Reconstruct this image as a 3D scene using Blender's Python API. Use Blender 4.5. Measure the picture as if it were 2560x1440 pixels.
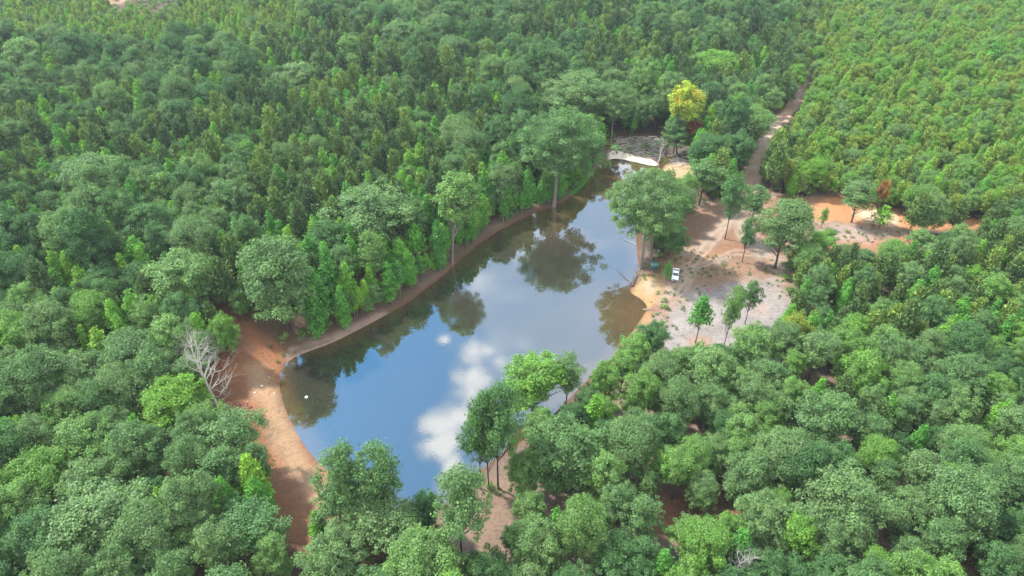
import bpy, bmesh, math, random
import numpy as np
from mathutils import Vector, Matrix
R = math.radians
rng = np.random.default_rng(7); random.seed(7)
S = bpy.context.scene
for o in list(bpy.data.objects): bpy.data.objects.remove(o)
COL = S.collection

# ------------------------------------------------------------ camera, sky, sun, exposure
HC = 118.0; PITCH = 36.0; F = 1707.0
cam = bpy.data.cameras.new('camera'); cam.lens = 24.0; cam.sensor_width = 36.0
cam.clip_start = 1.0; cam.clip_end = 8000.0
co = bpy.data.objects.new('camera', cam); COL.objects.link(co)
co.location = (0, 0, HC); co.rotation_euler = (R(90 - PITCH), 0, 0)
S.camera = co
S.render.engine = 'CYCLES'
S.view_settings.view_transform = 'Standard'; S.view_settings.look = 'None'
S.view_settings.exposure = 1.66; S.view_settings.gamma = 1.0

SUN_EL = 52.0; SUN_AZ = -62.0          # azimuth from +Y towards +X (negative: to the left)
sx = math.sin(R(SUN_AZ)) * math.cos(R(SUN_EL)); sy = math.cos(R(SUN_AZ)) * math.cos(R(SUN_EL)); sz = math.sin(R(SUN_EL))
sl = bpy.data.lights.new('sun', 'SUN'); sl.energy = 2.9; sl.angle = R(3.5); sl.color = (1.0, 0.95, 0.86)
so = bpy.data.objects.new('sun', sl); COL.objects.link(so)
so.rotation_euler = Vector((-sx, -sy, -sz)).to_track_quat('-Z', 'Y').to_euler()
so.location = (0, 0, 300)

def at(px, py, z=0.0):
    """the point of the place seen at photo pixel (px, py) that lies at height z"""
    p = R(PITCH); xn = (px - 1280) / F; yn = (720 - py) / F
    d = np.array([xn, math.cos(p) + yn * math.sin(p), -math.sin(p) + yn * math.cos(p)])
    t = (z - HC) / d[2]
    return np.array([0, 0, HC]) + d * t
def proj(x, y, z):
    p = R(PITCH); dz = z - HC
    dep = y * math.cos(p) - dz * math.sin(p); up = y * math.sin(p) + dz * math.cos(p)
    return 1280 + F * x / dep, 720 - F * up / dep, dep

# ---- node helpers
def nn(nt, typ, **kw):
    n = nt.nodes.new(typ)
    for k, v in kw.items():
        if k == 'inp':
            for a, b in v.items(): n.inputs[a].default_value = b
        else: setattr(n, k, v)
    return n
def math_(nt, op, a, b=None, c=None, clamp=False):
    n = nt.nodes.new('ShaderNodeMath'); n.operation = op; n.use_clamp = clamp
    for i, v in enumerate((a, b, c)):
        if v is None: continue
        if isinstance(v, (int, float)): n.inputs[i].default_value = v
        else: nt.links.new(v, n.inputs[i])
    return n.outputs[0]
def mixc(nt, fac, a, b, blend='MIX'):
    n = nt.nodes.new('ShaderNodeMix'); n.data_type = 'RGBA'; n.blend_type = blend
    for idx, v in ((0, fac), (6, a), (7, b)):
        if isinstance(v, (int, float)): n.inputs[idx].default_value = v
        elif isinstance(v, (tuple, list)): n.inputs[idx].default_value = (*v[:3], 1)
        else: nt.links.new(v, n.inputs[idx])
    return n.outputs[2]
def smooth(nt, v, a, b):
    n = nt.nodes.new('ShaderNodeMapRange'); n.interpolation_type = 'SMOOTHSTEP'
    nt.links.new(v, n.inputs[0]); n.inputs[1].default_value = a; n.inputs[2].default_value = b
    return n.outputs[0]

# ---- world: Nishita sky with a broken cloud deck, laid out by direction
w = bpy.data.worlds.new('World'); S.world = w; w.use_nodes = True
nt = w.node_tree; nt.nodes.clear(); L = nt.links
sky = nn(nt, 'ShaderNodeTexSky', sky_type='NISHITA', sun_disc=False, sun_elevation=R(SUN_EL), sun_rotation=R(SUN_AZ),
         altitude=200, air_density=1.0, dust_density=0.6, ozone_density=1.6)
tc = nn(nt, 'ShaderNodeTexCoord'); sep = nn(nt, 'ShaderNodeSeparateXYZ'); L.new(tc.outputs['Generated'], sep.inputs[0])
zc = math_(nt, 'MAXIMUM', sep.outputs[2], 0.06)
u = math_(nt, 'DIVIDE', sep.outputs[0], zc); v = math_(nt, 'DIVIDE', sep.outputs[1], zc)
cmb = nn(nt, 'ShaderNodeCombineXYZ'); L.new(u, cmb.inputs[0]); L.new(v, cmb.inputs[1])
n1 = nn(nt, 'ShaderNodeTexNoise', inp={'Scale': 13.0, 'Detail': 7.0, 'Roughness': 0.6}); L.new(cmb.outputs[0], n1.inputs['Vector'])
n2 = nn(nt, 'ShaderNodeTexNoise', inp={'Scale': 2.6, 'Detail': 3.0, 'Roughness': 0.5}); L.new(cmb.outputs[0], n2.inputs['Vector'])
def uv_of(px, py):
    g = at(px, py, 0); return g[0] / HC, g[1] / HC
def blob(px, py, rx, ry, jag=0.9):
    """soft cloud puff centred on the sky direction mirrored at photo pixel (px,py); radii in direction units"""
    a, b = uv_of(px, py)
    du = math_(nt, 'DIVIDE', math_(nt, 'SUBTRACT', u, a), rx); dv = math_(nt, 'DIVIDE', math_(nt, 'SUBTRACT', v, b), ry)
    d = math_(nt, 'SQRT', math_(nt, 'ADD', math_(nt, 'MULTIPLY', du, du), math_(nt, 'MULTIPLY', dv, dv)))
    return math_(nt, 'ADD', math_(nt, 'SUBTRACT', 1.0, d), math_(nt, 'MULTIPLY', math_(nt, 'SUBTRACT', n1.outputs[0], 0.5), jag * 2))
puffs = [(1094, 1062, .056, .052), (1108, 1112, .046, .07), (1128, 1170, .028, .065), (1200, 880, .085, .075), (1188, 935, .06, .09), (1176, 1000, .045, .08), (1250, 905, .06, .05),
         (1140, 1045, .065, .055), (1110, 850, .02, .02), (1360, 610, .18, .2), (1300, 860, .04, .03), (1200, 720, .11, .10)]
acc = None
for i, (a, b, rx, ry) in enumerate(puffs):
    m = smooth(nt, blob(a, b, rx, ry, 1.15), -.15, 0.75 if i < 3 else (1.15 if i < 9 else 1.8))
    acc = m if acc is None else math_(nt, 'MAXIMUM', acc, m)
# thin veil over everything to the right of a line in the sky
a0 = uv_of(1150, 1180); a1 = uv_of(1110, 720)
slope = (a1[0] - a0[0]) / (a1[1] - a0[1])
edge = math_(nt, 'SUBTRACT', math_(nt, 'SUBTRACT', u, a0[0]), math_(nt, 'MULTIPLY', math_(nt, 'SUBTRACT', v, a0[1]), slope))
edge = math_(nt, 'ADD', edge, math_(nt, 'MULTIPLY', math_(nt, 'SUBTRACT', n1.outputs[0], 0.5), 0.16))
veil = smooth(nt, edge, -0.02, 0.10)
veil = math_(nt, 'MULTIPLY', veil, math_(nt, 'ADD', 0.42, math_(nt, 'MULTIPLY', smooth(nt, n2.outputs[0], 0.35, 0.7), 0.4)))
# clouds elsewhere (outside the mirrored part): broken cumulus all round
far = smooth(nt, math_(nt, 'SQRT', math_(nt, 'ADD', math_(nt, 'MULTIPLY', u, u), math_(nt, 'MULTIPLY', v, v))), 1.7, 2.4)
brk = smooth(nt, n2.outputs[0], 0.30, 0.5)
rear = smooth(nt, math_(nt, 'MULTIPLY', v, -1.0), -0.3, 0.2)
cover = math_(nt, 'MAXIMUM', math_(nt, 'MULTIPLY', brk, math_(nt, 'MAXIMUM', far, rear)), math_(nt, 'MAXIMUM', acc, math_(nt, 'MULTIPLY', veil, 1.0)), clamp=True)
skb = mixc(nt, 1.0, sky.outputs[0], (.42, .99, 1.20), 'MULTIPLY')
skyc = nn(nt, 'ShaderNodeVectorMath', operation='SCALE'); L.new(skb, skyc.inputs[0]); skyc.inputs['Scale'].default_value = 0.118
# cloud radiance already in scene units: pale grey veil, white puffs
ccol = mixc(nt, acc, (0.38, 0.44, 0.51), (.88, .90, .92))
ccol = mixc(nt, math_(nt, 'MAXIMUM', far, rear), ccol, (.86, .86, .83))
tot = mixc(nt, cover, skyc.outputs[0], ccol)
bg = nn(nt, 'ShaderNodeBackground'); L.new(tot, bg.inputs[0]); bg.inputs[1].default_value = 1.0
L.new(bg.outputs[0], nn(nt, 'ShaderNodeOutputWorld').inputs[0])

# ------------------------------------------------------------ object helpers
def tag(o, label=None, cat=None, group=None, kind=None):
    if label: o['label'] = label
    if cat: o['category'] = cat
    if group: o['group'] = group
    if kind: o['kind'] = kind
    return o
def link(name, me, mat=None, parent=None, loc=None, rz=0):
    o = bpy.data.objects.new(name, me); COL.objects.link(o)
    if mat and me:
        for m in (mat if isinstance(mat, list) else [mat]): me.materials.append(m)
    if parent: o.parent = parent
    if loc is not None: o.location = loc
    o.rotation_euler[2] = rz
    return o
def empty(name, loc, rz=0):
    o = bpy.data.objects.new(name, None); COL.objects.link(o); o.location = loc; o.rotation_euler[2] = rz
    o.empty_display_size = 0.5
    return o
def mesh_np(name, V, Q, tri=False):
    me = bpy.data.meshes.new(name); k = Q.shape[1]
    me.vertices.add(len(V)); me.vertices.foreach_set('co', np.asarray(V, np.float32).ravel())
    me.loops.add(Q.size); me.loops.foreach_set('vertex_index', Q.astype(np.int32).ravel())
    me.polygons.add(len(Q)); me.polygons.foreach_set('loop_start', np.arange(0, Q.size, k, dtype=np.int32))
    me.update(calc_edges=True); me.validate()
    return me
def smooth_mesh(me):
    me.polygons.foreach_set('use_smooth', [True] * len(me.polygons))

class MB:
    """collects tubes / boxes as quads"""
    def __init__(s): s.V = []; s.Q = []; s.n = 0
    def add(s, V, Q):
        s.V.append(np.asarray(V, float)); s.Q.append(np.asarray(Q, int) + s.n); s.n += len(V)
    def tube(s, pts, rad, k=6, cap=True):
        pts = [np.asarray(p, float) for p in pts]; n = len(pts); V = []
        for i, p in enumerate(pts):
            t = pts[min(i + 1, n - 1)] - pts[max(i - 1, 0)]; t = t / (np.linalg.norm(t) + 1e-9)
            a = np.cross(t, [0, 0, 1.0]) if abs(t[2]) < .9 else np.cross(t, [1.0, 0, 0]); a /= np.linalg.norm(a); b = np.cross(t, a)
            for j in range(k):
                an = 2 * math.pi * j / k; V.append(p + rad[i] * (math.cos(an) * a + math.sin(an) * b))
        Q = []
        for i in range(n - 1):
            for j in range(k):
                j2 = (j + 1) % k; Q.append((i * k + j, i * k + j2, (i + 1) * k + j2, (i + 1) * k + j))
        s.add(V, Q)
    def box(s, c, d, rz=0, taper=1.0):
        x, y, z = d[0] / 2, d[1] / 2, d[2] / 2; V = []
        for sz_, t in ((-z, 1), (z, taper)):
            for a, b in ((-x, -y), (x, -y), (x, y), (-x, y)):
                a *= t; b *= t
                V.append((c[0] + a * math.cos(rz) - b * math.sin(rz), c[1] + a * math.sin(rz) + b * math.cos(rz), c[2] + sz_))
        s.add(V, [(3, 2, 1, 0), (4, 5, 6, 7), (0, 1, 5, 4), (1, 2, 6, 5), (2, 3, 7, 6), (3, 0, 4, 7)])
    def build(s, name, mat, parent=None, loc=None, rz=0, smooth_=False):
        me = mesh_np(name, np.concatenate(s.V), np.concatenate(s.Q))
        if smooth_: smooth_mesh(me)
        return link(name, me, mat, parent, loc, rz)
    def mesh(s, name): return mesh_np(name, np.concatenate(s.V), np.concatenate(s.Q))

# ------------------------------------------------------------ materials
def new_mat(name):
    m = bpy.data.materials.new(name); m.use_nodes = True; nt = m.node_tree; nt.nodes.clear()
    out = nn(nt, 'ShaderNodeOutputMaterial'); return m, nt, out
def plain(name, col, rough=0.7, metal=0.0, var=0.15, scale=3.0, bump=0.0):
    m, nt, out = new_mat(name)
    b = nn(nt, 'ShaderNodeBsdfPrincipled', inp={'Roughness': rough, 'Metallic': metal})
    t = nn(nt, 'ShaderNodeTexCoord'); n = nn(nt, 'ShaderNodeTexNoise', inp={'Scale': scale, 'Detail': 5.0})
    nt.links.new(t.outputs['Object'], n.inputs['Vector'])
    c = mixc(nt, n.outputs[0], [x * (1 - var) for x in col], [min(1, x * (1 + var)) for x in col])
    nt.links.new(c, b.inputs['Base Color'])
    if bump:
        bp = nn(nt, 'ShaderNodeBump', inp={'Strength': bump}); nt.links.new(n.outputs[0], bp.inputs['Height']); nt.links.new(bp.outputs[0], b.inputs['Normal'])
    nt.links.new(b.outputs[0], out.inputs[0]); return m
def leaf_mat(name, stops, trans=0.32, gloss=0.12, wander=0.18):
    """foliage: colour from the tree's own tint, varied by sprig tone and by slow noise through the crown"""
    m, nt, out = new_mat(name); Lk = nt.links
    a = nn(nt, 'ShaderNodeAttribute', attribute_type='INSTANCER', attribute_name='tint')
    cr = nn(nt, 'ShaderNodeValToRGB'); cr.color_ramp.elements[0].position = stops[0][0]; cr.color_ramp.elements[0].color = (*stops[0][1], 1)
    cr.color_ramp.elements[1].position = stops[-1][0]; cr.color_ramp.elements[1].color = (*stops[-1][1], 1)
    for p, c in stops[1:-1]:
        e = cr.color_ramp.elements.new(p); e.color = (*c, 1)
    tc0 = nn(nt, 'ShaderNodeTexCoord'); nw = nn(nt, 'ShaderNodeTexNoise', inp={'Scale': 0.28, 'Detail': 1.0}); Lk.new(tc0.outputs['Object'], nw.inputs['Vector'])
    Lk.new(math_(nt, 'ADD', a.outputs['Fac'], math_(nt, 'MULTIPLY', math_(nt, 'SUBTRACT', nw.outputs[0], .5), wander)), cr.inputs[0])
    tone = nn(nt, 'ShaderNodeAttribute', attribute_name='tone')
    t = nn(nt, 'ShaderNodeTexCoord'); nz = nn(nt, 'ShaderNodeTexNoise', inp={'Scale': 0.35, 'Detail': 2.0}); Lk.new(t.outputs['Object'], nz.inputs['Vector'])
    k = math_(nt, 'ADD', math_(nt, 'MULTIPLY', tone.outputs['Fac'], 0.9), math_(nt, 'MULTIPLY', nz.outputs[0], 0.7))   # about 0.35..1.6
    k = math_(nt, 'ADD', k, 0.2)
    sc = nn(nt, 'ShaderNodeVectorMath', operation='SCALE'); Lk.new(cr.outputs[0], sc.inputs[0]); Lk.new(k, sc.inputs['Scale'])
    # young tips a little yellower
    col = mixc(nt, math_(nt, 'MULTIPLY', smooth(nt, tone.outputs['Fac'], 0.55, 1.0), 0.35), sc.outputs[0], mixc(nt, 1.0, sc.outputs[0], (1.35, 1.15, 0.6), 'MULTIPLY'))
    d = nn(nt, 'ShaderNodeBsdfDiffuse'); Lk.new(col, d.inputs[0])
    tr = nn(nt, 'ShaderNodeBsdfTranslucent'); Lk.new(mixc(nt, 1.0, col, (1.1, 1.25, 0.5), 'MULTIPLY'), tr.inputs[0])
    mx = nn(nt, 'ShaderNodeMixShader', inp={0: trans}); Lk.new(d.outputs[0], mx.inputs[1]); Lk.new(tr.outputs[0], mx.inputs[2])
    g = nn(nt, 'ShaderNodeBsdfGlossy', inp={'Roughness': 0.55}); g.inputs[0].default_value = (0.8, 0.9, 1.0, 1)
    mx2 = nn(nt, 'ShaderNodeMixShader', inp={0: gloss * 0.14}); Lk.new(mx.outputs[0], mx2.inputs[1]); Lk.new(g.outputs[0], mx2.inputs[2])
    Lk.new(mx2.outputs[0], out.inputs[0]); return m
M = {}
M['oak'] = leaf_mat('oak_leaves', [(0.0, (.056, .132, .042)), (0.3, (.084, .180, .056)), (0.5, (.134, .224, .080)), (0.64, (.140, .262, .066)), (0.78, (.135, .290, .034)), (1.0, (.200, .250, .030))])
M['poplar'] = leaf_mat('young_leaves', [(0.0, (.062, .195, .040)), (0.5, (.100, .290, .038)), (1.0, (.210, .380, .040))], trans=0.3)
M['pine'] = leaf_mat('pine_needles', [(0.0, (.064, .112, .050)), (0.5, (.098, .168, .053)), (1.0, (.245, .350, .070))], trans=0.15, gloss=0.08)  # pale end raised so sunlight on the right plantation sits in the colour
M['autumn'] = leaf_mat('autumn_leaves', [(0.0, (.13, .055, .025)), (0.5, (.46, .25, .045)), (1.0, (.30, .42, .04))], trans=0.3, wander=1.3)
M['shrub'] = leaf_mat('shrub_leaves', [(0.0, (.075, .155, .042)), (0.6, (.115, .235, .045)), (1.0, (.21, .25, .07))], trans=0.25)
M['bark'] = plain('bark_grey', (.155, .135, .115), .9, var=.35, scale=2, bump=.4)
M['bark_dark'] = plain('bark_dark', (.065, .052, .046), .9, var=.35, scale=2, bump=.4)
M['bark_pine'] = plain('bark_pine', (.11, .075, .06), .9, var=.35, scale=2, bump=.4)
M['dead'] = plain('dead_wood', (.42, .39, .36), .85, var=.3, scale=1.5)
M['drift'] = plain('driftwood', (.30, .26, .24), .85, var=.4, scale=1.0)

# ------------------------------------------------------------ tree prototypes (meshes only)
def unit(a): return a / (np.linalg.norm(a, axis=-1, keepdims=True) + 1e-9)
def rand_dirs(n): return unit(rng.normal(size=(n, 3)))
def sprigs(P, N, size, aspect=1.0, along=None, fold=0.25, tone=None):
    """leaf sprigs as small bent quads at P facing N"""
    n = len(P); r = rand_dirs(n)
    if along is None: T = unit(np.cross(N, r))
    else: T = unit(along)
    B = unit(np.cross(N, T)); s = size * (0.5 + 1.0 * rng.random((n, 1)) ** 1.5)
    c0 = P - T * s * .5; c2 = P + T * s * .5 + N * s * fold * (rng.random((n, 1)) - .7)
    c1 = P + B * s * .5 * aspect + N * s * fold * (rng.random((n, 1)) - .5); c3 = P - B * s * .5 * aspect + N * s * fold * (rng.random((n, 1)) - .5)
    V = np.stack([c0, c1, c2, c3], 1).reshape(-1, 3); Q = np.arange(n * 4).reshape(-1, 4)
    return V, Q, (rng.random(n) if tone is None else tone)
def leaf_mesh(name, parts):
    V = np.concatenate([p[0] for p in parts]); off = 0; Qs = []
    for p in parts: Qs.append(p[1] + off); off += len(p[0])
    me = mesh_np(name, V, np.concatenate(Qs)); tone = np.concatenate([p[2] for p in parts]).astype(np.float32)
    at_ = me.attributes.new('tone', 'FLOAT', 'FACE')
    if len(me.polygons) == len(tone): at_.data.foreach_set('value', tone)
    else: at_.data.foreach_set('value', np.full(len(me.polygons), .5, np.float32))
    return me
def lump_leaves(lumps, dens, size, up=0.45, jit=0.42, inner=0.55):
    parts = []
    for (c, r, sq, tn) in lumps:
        n = max(12, int(dens * r * r)); d = rand_dirs(n); d[:, 2] = np.where(d[:, 2] < -0.25, -d[:, 2] * .6, d[:, 2]); d = unit(d)
        rad = inner + (1.04 - inner) * rng.random((n, 1)) ** .45
        rad += 0.10 * np.sin(d[:, :1] * 7 + c[0]) * np.cos(d[:, 1:2] * 6 + c[1])
        P = c + d * r * rad * np.array([1, 1, sq]) + rng.normal(size=(n, 3)) * (.05 + r * .20) * (1 + 1.2 * (rng.random((n, 1)) > .9)); N = unit(d * .8 + np.array([0, 0, up]) + rng.normal(size=(n, 3)) * jit)
        tone = np.clip(.5 + tn + .17 * rng.normal(size=n), 0, 1)
        parts.append(sprigs(P, N, size, .8, tone=tone))
    return parts
def limbs(mb, base, top, r0, targets, k=5, wob=.3):
    """main stem from base to top, limbs to targets"""
    n = 6; pts = []; rad = []
    for i in range(n + 1):
        t = i / n; p = base + (top - base) * t + np.array([math.sin(t * 5 + r0 * 9), math.cos(t * 4 + r0 * 7) - 1, 0]) * wob * t * (1 if i < n else .6)
        pts.append(p); rad.append(r0 * (1 - t * .82) * (1.25 if i == 0 else 1))
    mb.tube(pts, rad, k + 1)
    for q in targets:
        z = base[2] + (q[2] - base[2]) * random.uniform(.45, .72); t = min(max((z - base[2]) / (top[2] - base[2]), .15), .95)
        i = min(int(t * n), n - 1); a = pts[i] + (pts[i + 1] - pts[i]) * (t * n - i); ra = r0 * (1 - t * .8) * .55
        m1 = a + (q - a) * .35 + np.array([0, 0, -.05 * np.linalg.norm(q - a)]); m2 = a + (q - a) * .7 + rng.normal(size=3) * .2
        mb.tube([a, m1, m2, q], [ra, ra * .8, ra * .5, ra * .15], k - 1)
def bare_fraction(): return 0
def proto_oak(name, H, Rr, base=.32, nl=46, dens=150, size=.46, flat=1.0, gap=0.0, trunk='bark_dark', mat='oak', r0=.28, double=False):
    lumps = []; hc = H * (1 - base); zc = H * base + hc * .5; hz = hc * .5
    lean = rng.normal(size=2) * .04 * H
    ga = math.pi * (3 - math.sqrt(5)); ph0 = random.random() * 6
    lob = [(random.uniform(0, 6.28), random.uniform(.08, .2), k) for k in (2, 3, 5)]
    for i in range(nl):
        zz = 1 - 1.75 * (i + .5) / nl; an = ph0 + i * ga + random.uniform(-.3, .3); rr = math.sqrt(max(0, 1 - zz * zz))
        env = 1 + sum(a * math.sin(k * an + p) for p, a, k in lob)
        sh = random.uniform(.58, .95) * env
        if random.random() < gap: continue
        c = rng.normal(size=3) * Rr * .07 + np.array([math.cos(an) * rr * Rr * sh + lean[0], math.sin(an) * rr * Rr * sh + lean[1], zc + zz * hz * (.80 + .16 * random.random()) * (1 if zz > 0 else .9)])
        r = Rr * random.choice([.42, .55, .7, .85, 1.0, 1.15]) * random.uniform(.85, 1.1) * 2.05 / math.sqrt(nl) * (1.1 if zz > .3 else .9)
        lumps.append((c, r, flat * random.uniform(.75, 1.0), random.uniform(-.16, .16)))
    for i in range(int(nl * .28)):      # small leafy shoots standing proud of the crown
        an = random.uniform(0, 6.28); zz = random.uniform(-.5, .95); rr = math.sqrt(1 - zz * zz); sh = random.uniform(.95, 1.12)
        lumps.append((np.array([math.cos(an) * rr * Rr * sh + lean[0], math.sin(an) * rr * Rr * sh + lean[1], zc + zz * hz * sh]), Rr * random.uniform(.07, .13), .9, random.uniform(-.1, .2)))
    for i in range(int(nl * .2)):
        d = rand_dirs(1)[0]; lumps.append((np.array([d[0] * Rr * .35 + lean[0], d[1] * Rr * .35 + lean[1], zc + d[2] * hz * .4]), Rr * .33, .8, -.1))
    crown = leaf_mesh(name + '_crown', lump_leaves(lumps, dens, size)); crown.materials.append(M[mat])
    mb = MB(); tg = [l[0] for l in lumps if random.random() < .45]
    limbs(mb, np.array([0, 0, -.6]), np.array([lean[0], lean[1], zc + hz * .6]), r0, tg[:26])
    if double:
        limbs(mb, np.array([.7, .3, -.6]), np.array([lean[0] + Rr * .45, lean[1], zc + hz * .45]), r0 * .8, tg[26:34])
    tm = mb.mesh(name + '_trunk'); smooth_mesh(tm); tm.materials.append(M[trunk])
    return crown, tm
def proto_poplar(name, H, Rr, base=.12, nl=34, dens=190, size=.38, mat='poplar', trunk='bark'):
    lumps = []; ga = 2.4; ph = random.random() * 6
    for i in range(nl):
        t = (i + .5) / nl; z = H * (base + (1 - base) * t * .97) + random.gauss(0, .25); prof = (1 - t) ** .68 * (min(1, .45 + t * 2.2)); an = ph + i * ga
        rr = Rr * prof * random.uniform(.35, .98)
        lumps.append((np.array([math.cos(an) * rr, math.sin(an) * rr, z]), max(.35, Rr * (.2 + .34 * prof)) * random.uniform(.85, 1.15), .95, random.uniform(-.14, .14)))
    crown = leaf_mesh(name + '_crown', lump_leaves(lumps, dens, size, up=.3)); crown.materials.append(M[mat])
    mb = MB(); limbs(mb, np.array([0, 0, -.5]), np.array([0, 0, H * .95]), .13, [l[0] for l in lumps[::3]], k=4, wob=.15)
    tm = mb.mesh(name + '_trunk'); smooth_mesh(tm); tm.materials.append(M[trunk]); return crown, tm
def proto_pine(name, H, Rr, base=.3, nb=64, size=.85, dens=1.0, mat='pine'):
    parts = []; mb = MB(); tg = []
    for i in range(nb):
        t = (i + random.random()) / nb; z = H * (base + (1 - base) * t * .97)
        prof = min(1.0, (1 - t) ** .62 * 1.2) * min(1, .6 + t * 1.8); an = i * 2.4 + random.uniform(-.4, .4)
        ln = max(.3, Rr * prof * random.uniform(.7, 1.08)); d = np.array([math.cos(an), math.sin(an), .28 + .7 * t]); d /= np.linalg.norm(d)
        a = np.array([0, 0, z]); 
        if i % 4 == 0: tg.append(a + d * ln * .8)
        k = int(30 * dens * (.45 + ln / Rr))
        s = rng.random(k) ** .6; P = a + d[None] * (ln * s)[:, None] + rng.normal(size=(k, 3)) * (.16 + .24 * s[:, None]) * Rr * .45
        out = unit(d * .6 + np.array([0, 0, .55]) + rng.normal(size=(k, 3)) * .55); N = unit(np.cross(out, rand_dirs(k)) * .7 + np.array([0, 0, .6]) + d * .4)
        N = unit(N - out * np.sum(N * out, 1, keepdims=True))
        parts.append(sprigs(P, N, size, .3, along=out, fold=.1, tone=np.clip(.5 + random.uniform(-.15, .15) + .22 * rng.normal(size=k), 0, 1)))
    crown = leaf_mesh(name + '_crown', parts); crown.materials.append(M[mat])
    limbs(mb, np.array([0, 0, -.5]), np.array([0, 0, H * .97]), .15, tg, k=4, wob=.1)
    tm = mb.mesh(name + '_trunk'); smooth_mesh(tm); tm.materials.append(M['bark_pine']); return crown, tm
def proto_shrub(name, H, Rr, n=9, size=.28, mat='shrub'):
    lumps = [(np.array([*(rng.normal(size=2) * Rr * .45), H * random.uniform(.35, .75)]), Rr * random.uniform(.3, .5), .9, random.uniform(-.12, .12)) for _ in range(n)]
    crown = leaf_mesh(name + '_leaves', lump_leaves(lumps, 150, size)); crown.materials.append(M[mat])
    mb = MB(); limbs(mb, np.array([0, 0, -.2]), np.array([0, 0, H * .7]), .05, [l[0] for l in lumps], k=4, wob=.1)
    tm = mb.mesh(name + '_stem'); tm.materials.append(M['bark']); return crown, tm

# protos: (kind list) -> (crown mesh, trunk mesh, height, radius)
PR = {}
PR['oak'] = [(proto_oak('oak', 16, 5, base=.14, nl=84, dens=400, size=.27), 16, 5)]
PR['oak'] += [(proto_oak('oak', 17, 5, base=.22, nl=70, dens=400, size=.27), 17, 5), (proto_oak('oak', 15, 5, base=.12, nl=96, dens=400, size=.27), 15, 5), (proto_oak('oak', 18, 4.6, base=.16, nl=90, gap=.2, dens=400, size=.27), 18, 4.6), (proto_oak('oak', 16, 4.4, base=.18, nl=76, gap=.22, dens=400, size=.27), 16, 4.4)]
PR['open'] = [(proto_oak('open', 16, 3.6, base=.34, nl=60, dens=300, size=.27, gap=.25, r0=.2), 16, 3.6), (proto_oak('open', 15, 3.4, base=.28, nl=60, dens=300, size=.27, gap=.3, r0=.18), 15, 3.4)]
PR['airy'] = [(proto_oak('airy', 30, 9.5, base=.33, nl=150, dens=170, size=.34, flat=.7, gap=.3, trunk='bark', r0=.55), 30, 9.5),
              (proto_oak('airy', 28, 9.0, base=.30, nl=150, dens=170, size=.34, flat=.7, gap=.26, trunk='bark', r0=.5, double=True), 28, 9.0)]
PR['tall'] = [(proto_oak('tall', 27, 5.0, base=.42, nl=80, dens=170, size=.42, flat=.8, gap=.2, trunk='bark', r0=.32), 27, 5.0)]
PR['poplar'] = [(proto_poplar('poplar', 14, 2.6, nl=44), 14, 2.4), (proto_poplar('poplar', 13, 2.0, nl=30), 13, 2.0), (proto_poplar('poplar', 15, 2.9, nl=42, dens=150, size=.42), 15, 2.9)]
PR['sapling'] = [(proto_poplar('sapling', 10, 1.9, base=.42, nl=20, dens=170, size=.36), 10, 1.9), (proto_poplar('sapling', 9, 1.7, base=.35, nl=18, dens=150, size=.34), 9, 1.7)]
PR['pine'] = [(proto_pine('pine', 14, 2.7, dens=1.7), 14, 2.7), (proto_pine('pine', 13, 2.5, base=.3, dens=1.7), 13, 2.5), (proto_pine('pine', 15.5, 3.1, nb=80, dens=1.7), 15.5, 3.1), (proto_pine('pine', 14.5, 2.9, nb=58, base=.2, dens=1.6), 14.5, 2.9)]
PR['autumn'] = [(proto_oak('autumn', 27, 5.6, base=.5, nl=80, dens=150, size=.45, gap=.25, trunk='bark', mat='autumn', r0=.3), 27, 5.6)]
PR['shrub'] = [(proto_shrub('shrub', 1.6, 1.2), 1.6, 1.2), (proto_shrub('shrub', 1.2, 1.0, 7), 1.2, 1.0)]

exec_marker = 'layout'
# ------------------------------------------------------------ layout: outlines read off the photograph, put on the ground
def gp(pts, z=0.0): return np.array([at(a, b, z)[:2] for a, b in pts])
POND_PX = [(812,1172),(870,1218),(950,1262),(1030,1290),(1080,1285),(1130,1245),(1190,1192),(1215,1165),(1260,1132),(1330,1085),(1380,1040),(1420,1000),(1450,968),(1490,930),(1525,902),
 (1545,870),(1575,838),(1598,805),(1622,768),(1604,748),(1572,730),(1583,708),(1592,688),(1598,668),(1594,640),(1590,600),(1590,560),(1610,520),(1650,480),(1700,462),(1692,445),(1655,427),(1658,415),
 (1672,402),(1700,395),(1690,385),(1662,386),(1650,400),(1645,416),(1620,412),(1580,403),(1545,396),(1526,397),(1500,412),(1482,432),(1466,460),(1432,488),(1400,512),(1340,531),(1290,554),(1240,581),(1200,608),
 (1150,650),(1115,685),(1060,725),(1020,757),(960,790),(900,822),(840,853),(800,869),(750,886),(720,902),(702,927),(697,960),(705,1000),(720,1040),(745,1090),(775,1135)]
def chaikin(P, n=2):
    for _ in range(n):
        Q = np.roll(P, -1, 0); P = np.stack([P * .75 + Q * .25, P * .25 + Q * .75], 1).reshape(-1, 2)
    return P
POND = chaikin(gp(POND_PX), 2)
def sdist(X, Y, P):
    """signed distance to polygon, negative inside"""
    X = np.asarray(X, float); Y = np.asarray(Y, float); d2 = np.full(X.shape, 1e18); ins = np.zeros(X.shape, bool); n = len(P)
    for i in range(n):
        ax, ay = P[i]; bx, by = P[(i + 1) % n]; ex, ey = bx - ax, by - ay; wx, wy = X - ax, Y - ay
        t = np.clip((wx * ex + wy * ey) / (ex * ex + ey * ey + 1e-12), 0, 1); d2 = np.minimum(d2, (wx - ex * t) ** 2 + (wy - ey * t) ** 2)
        if ay != by: ins ^= ((ay > Y) != (by > Y)) & (X < (bx - ax) * (Y - ay) / (by - ay) + ax)
    return np.sqrt(d2) * np.where(ins, -1, 1)
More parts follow.
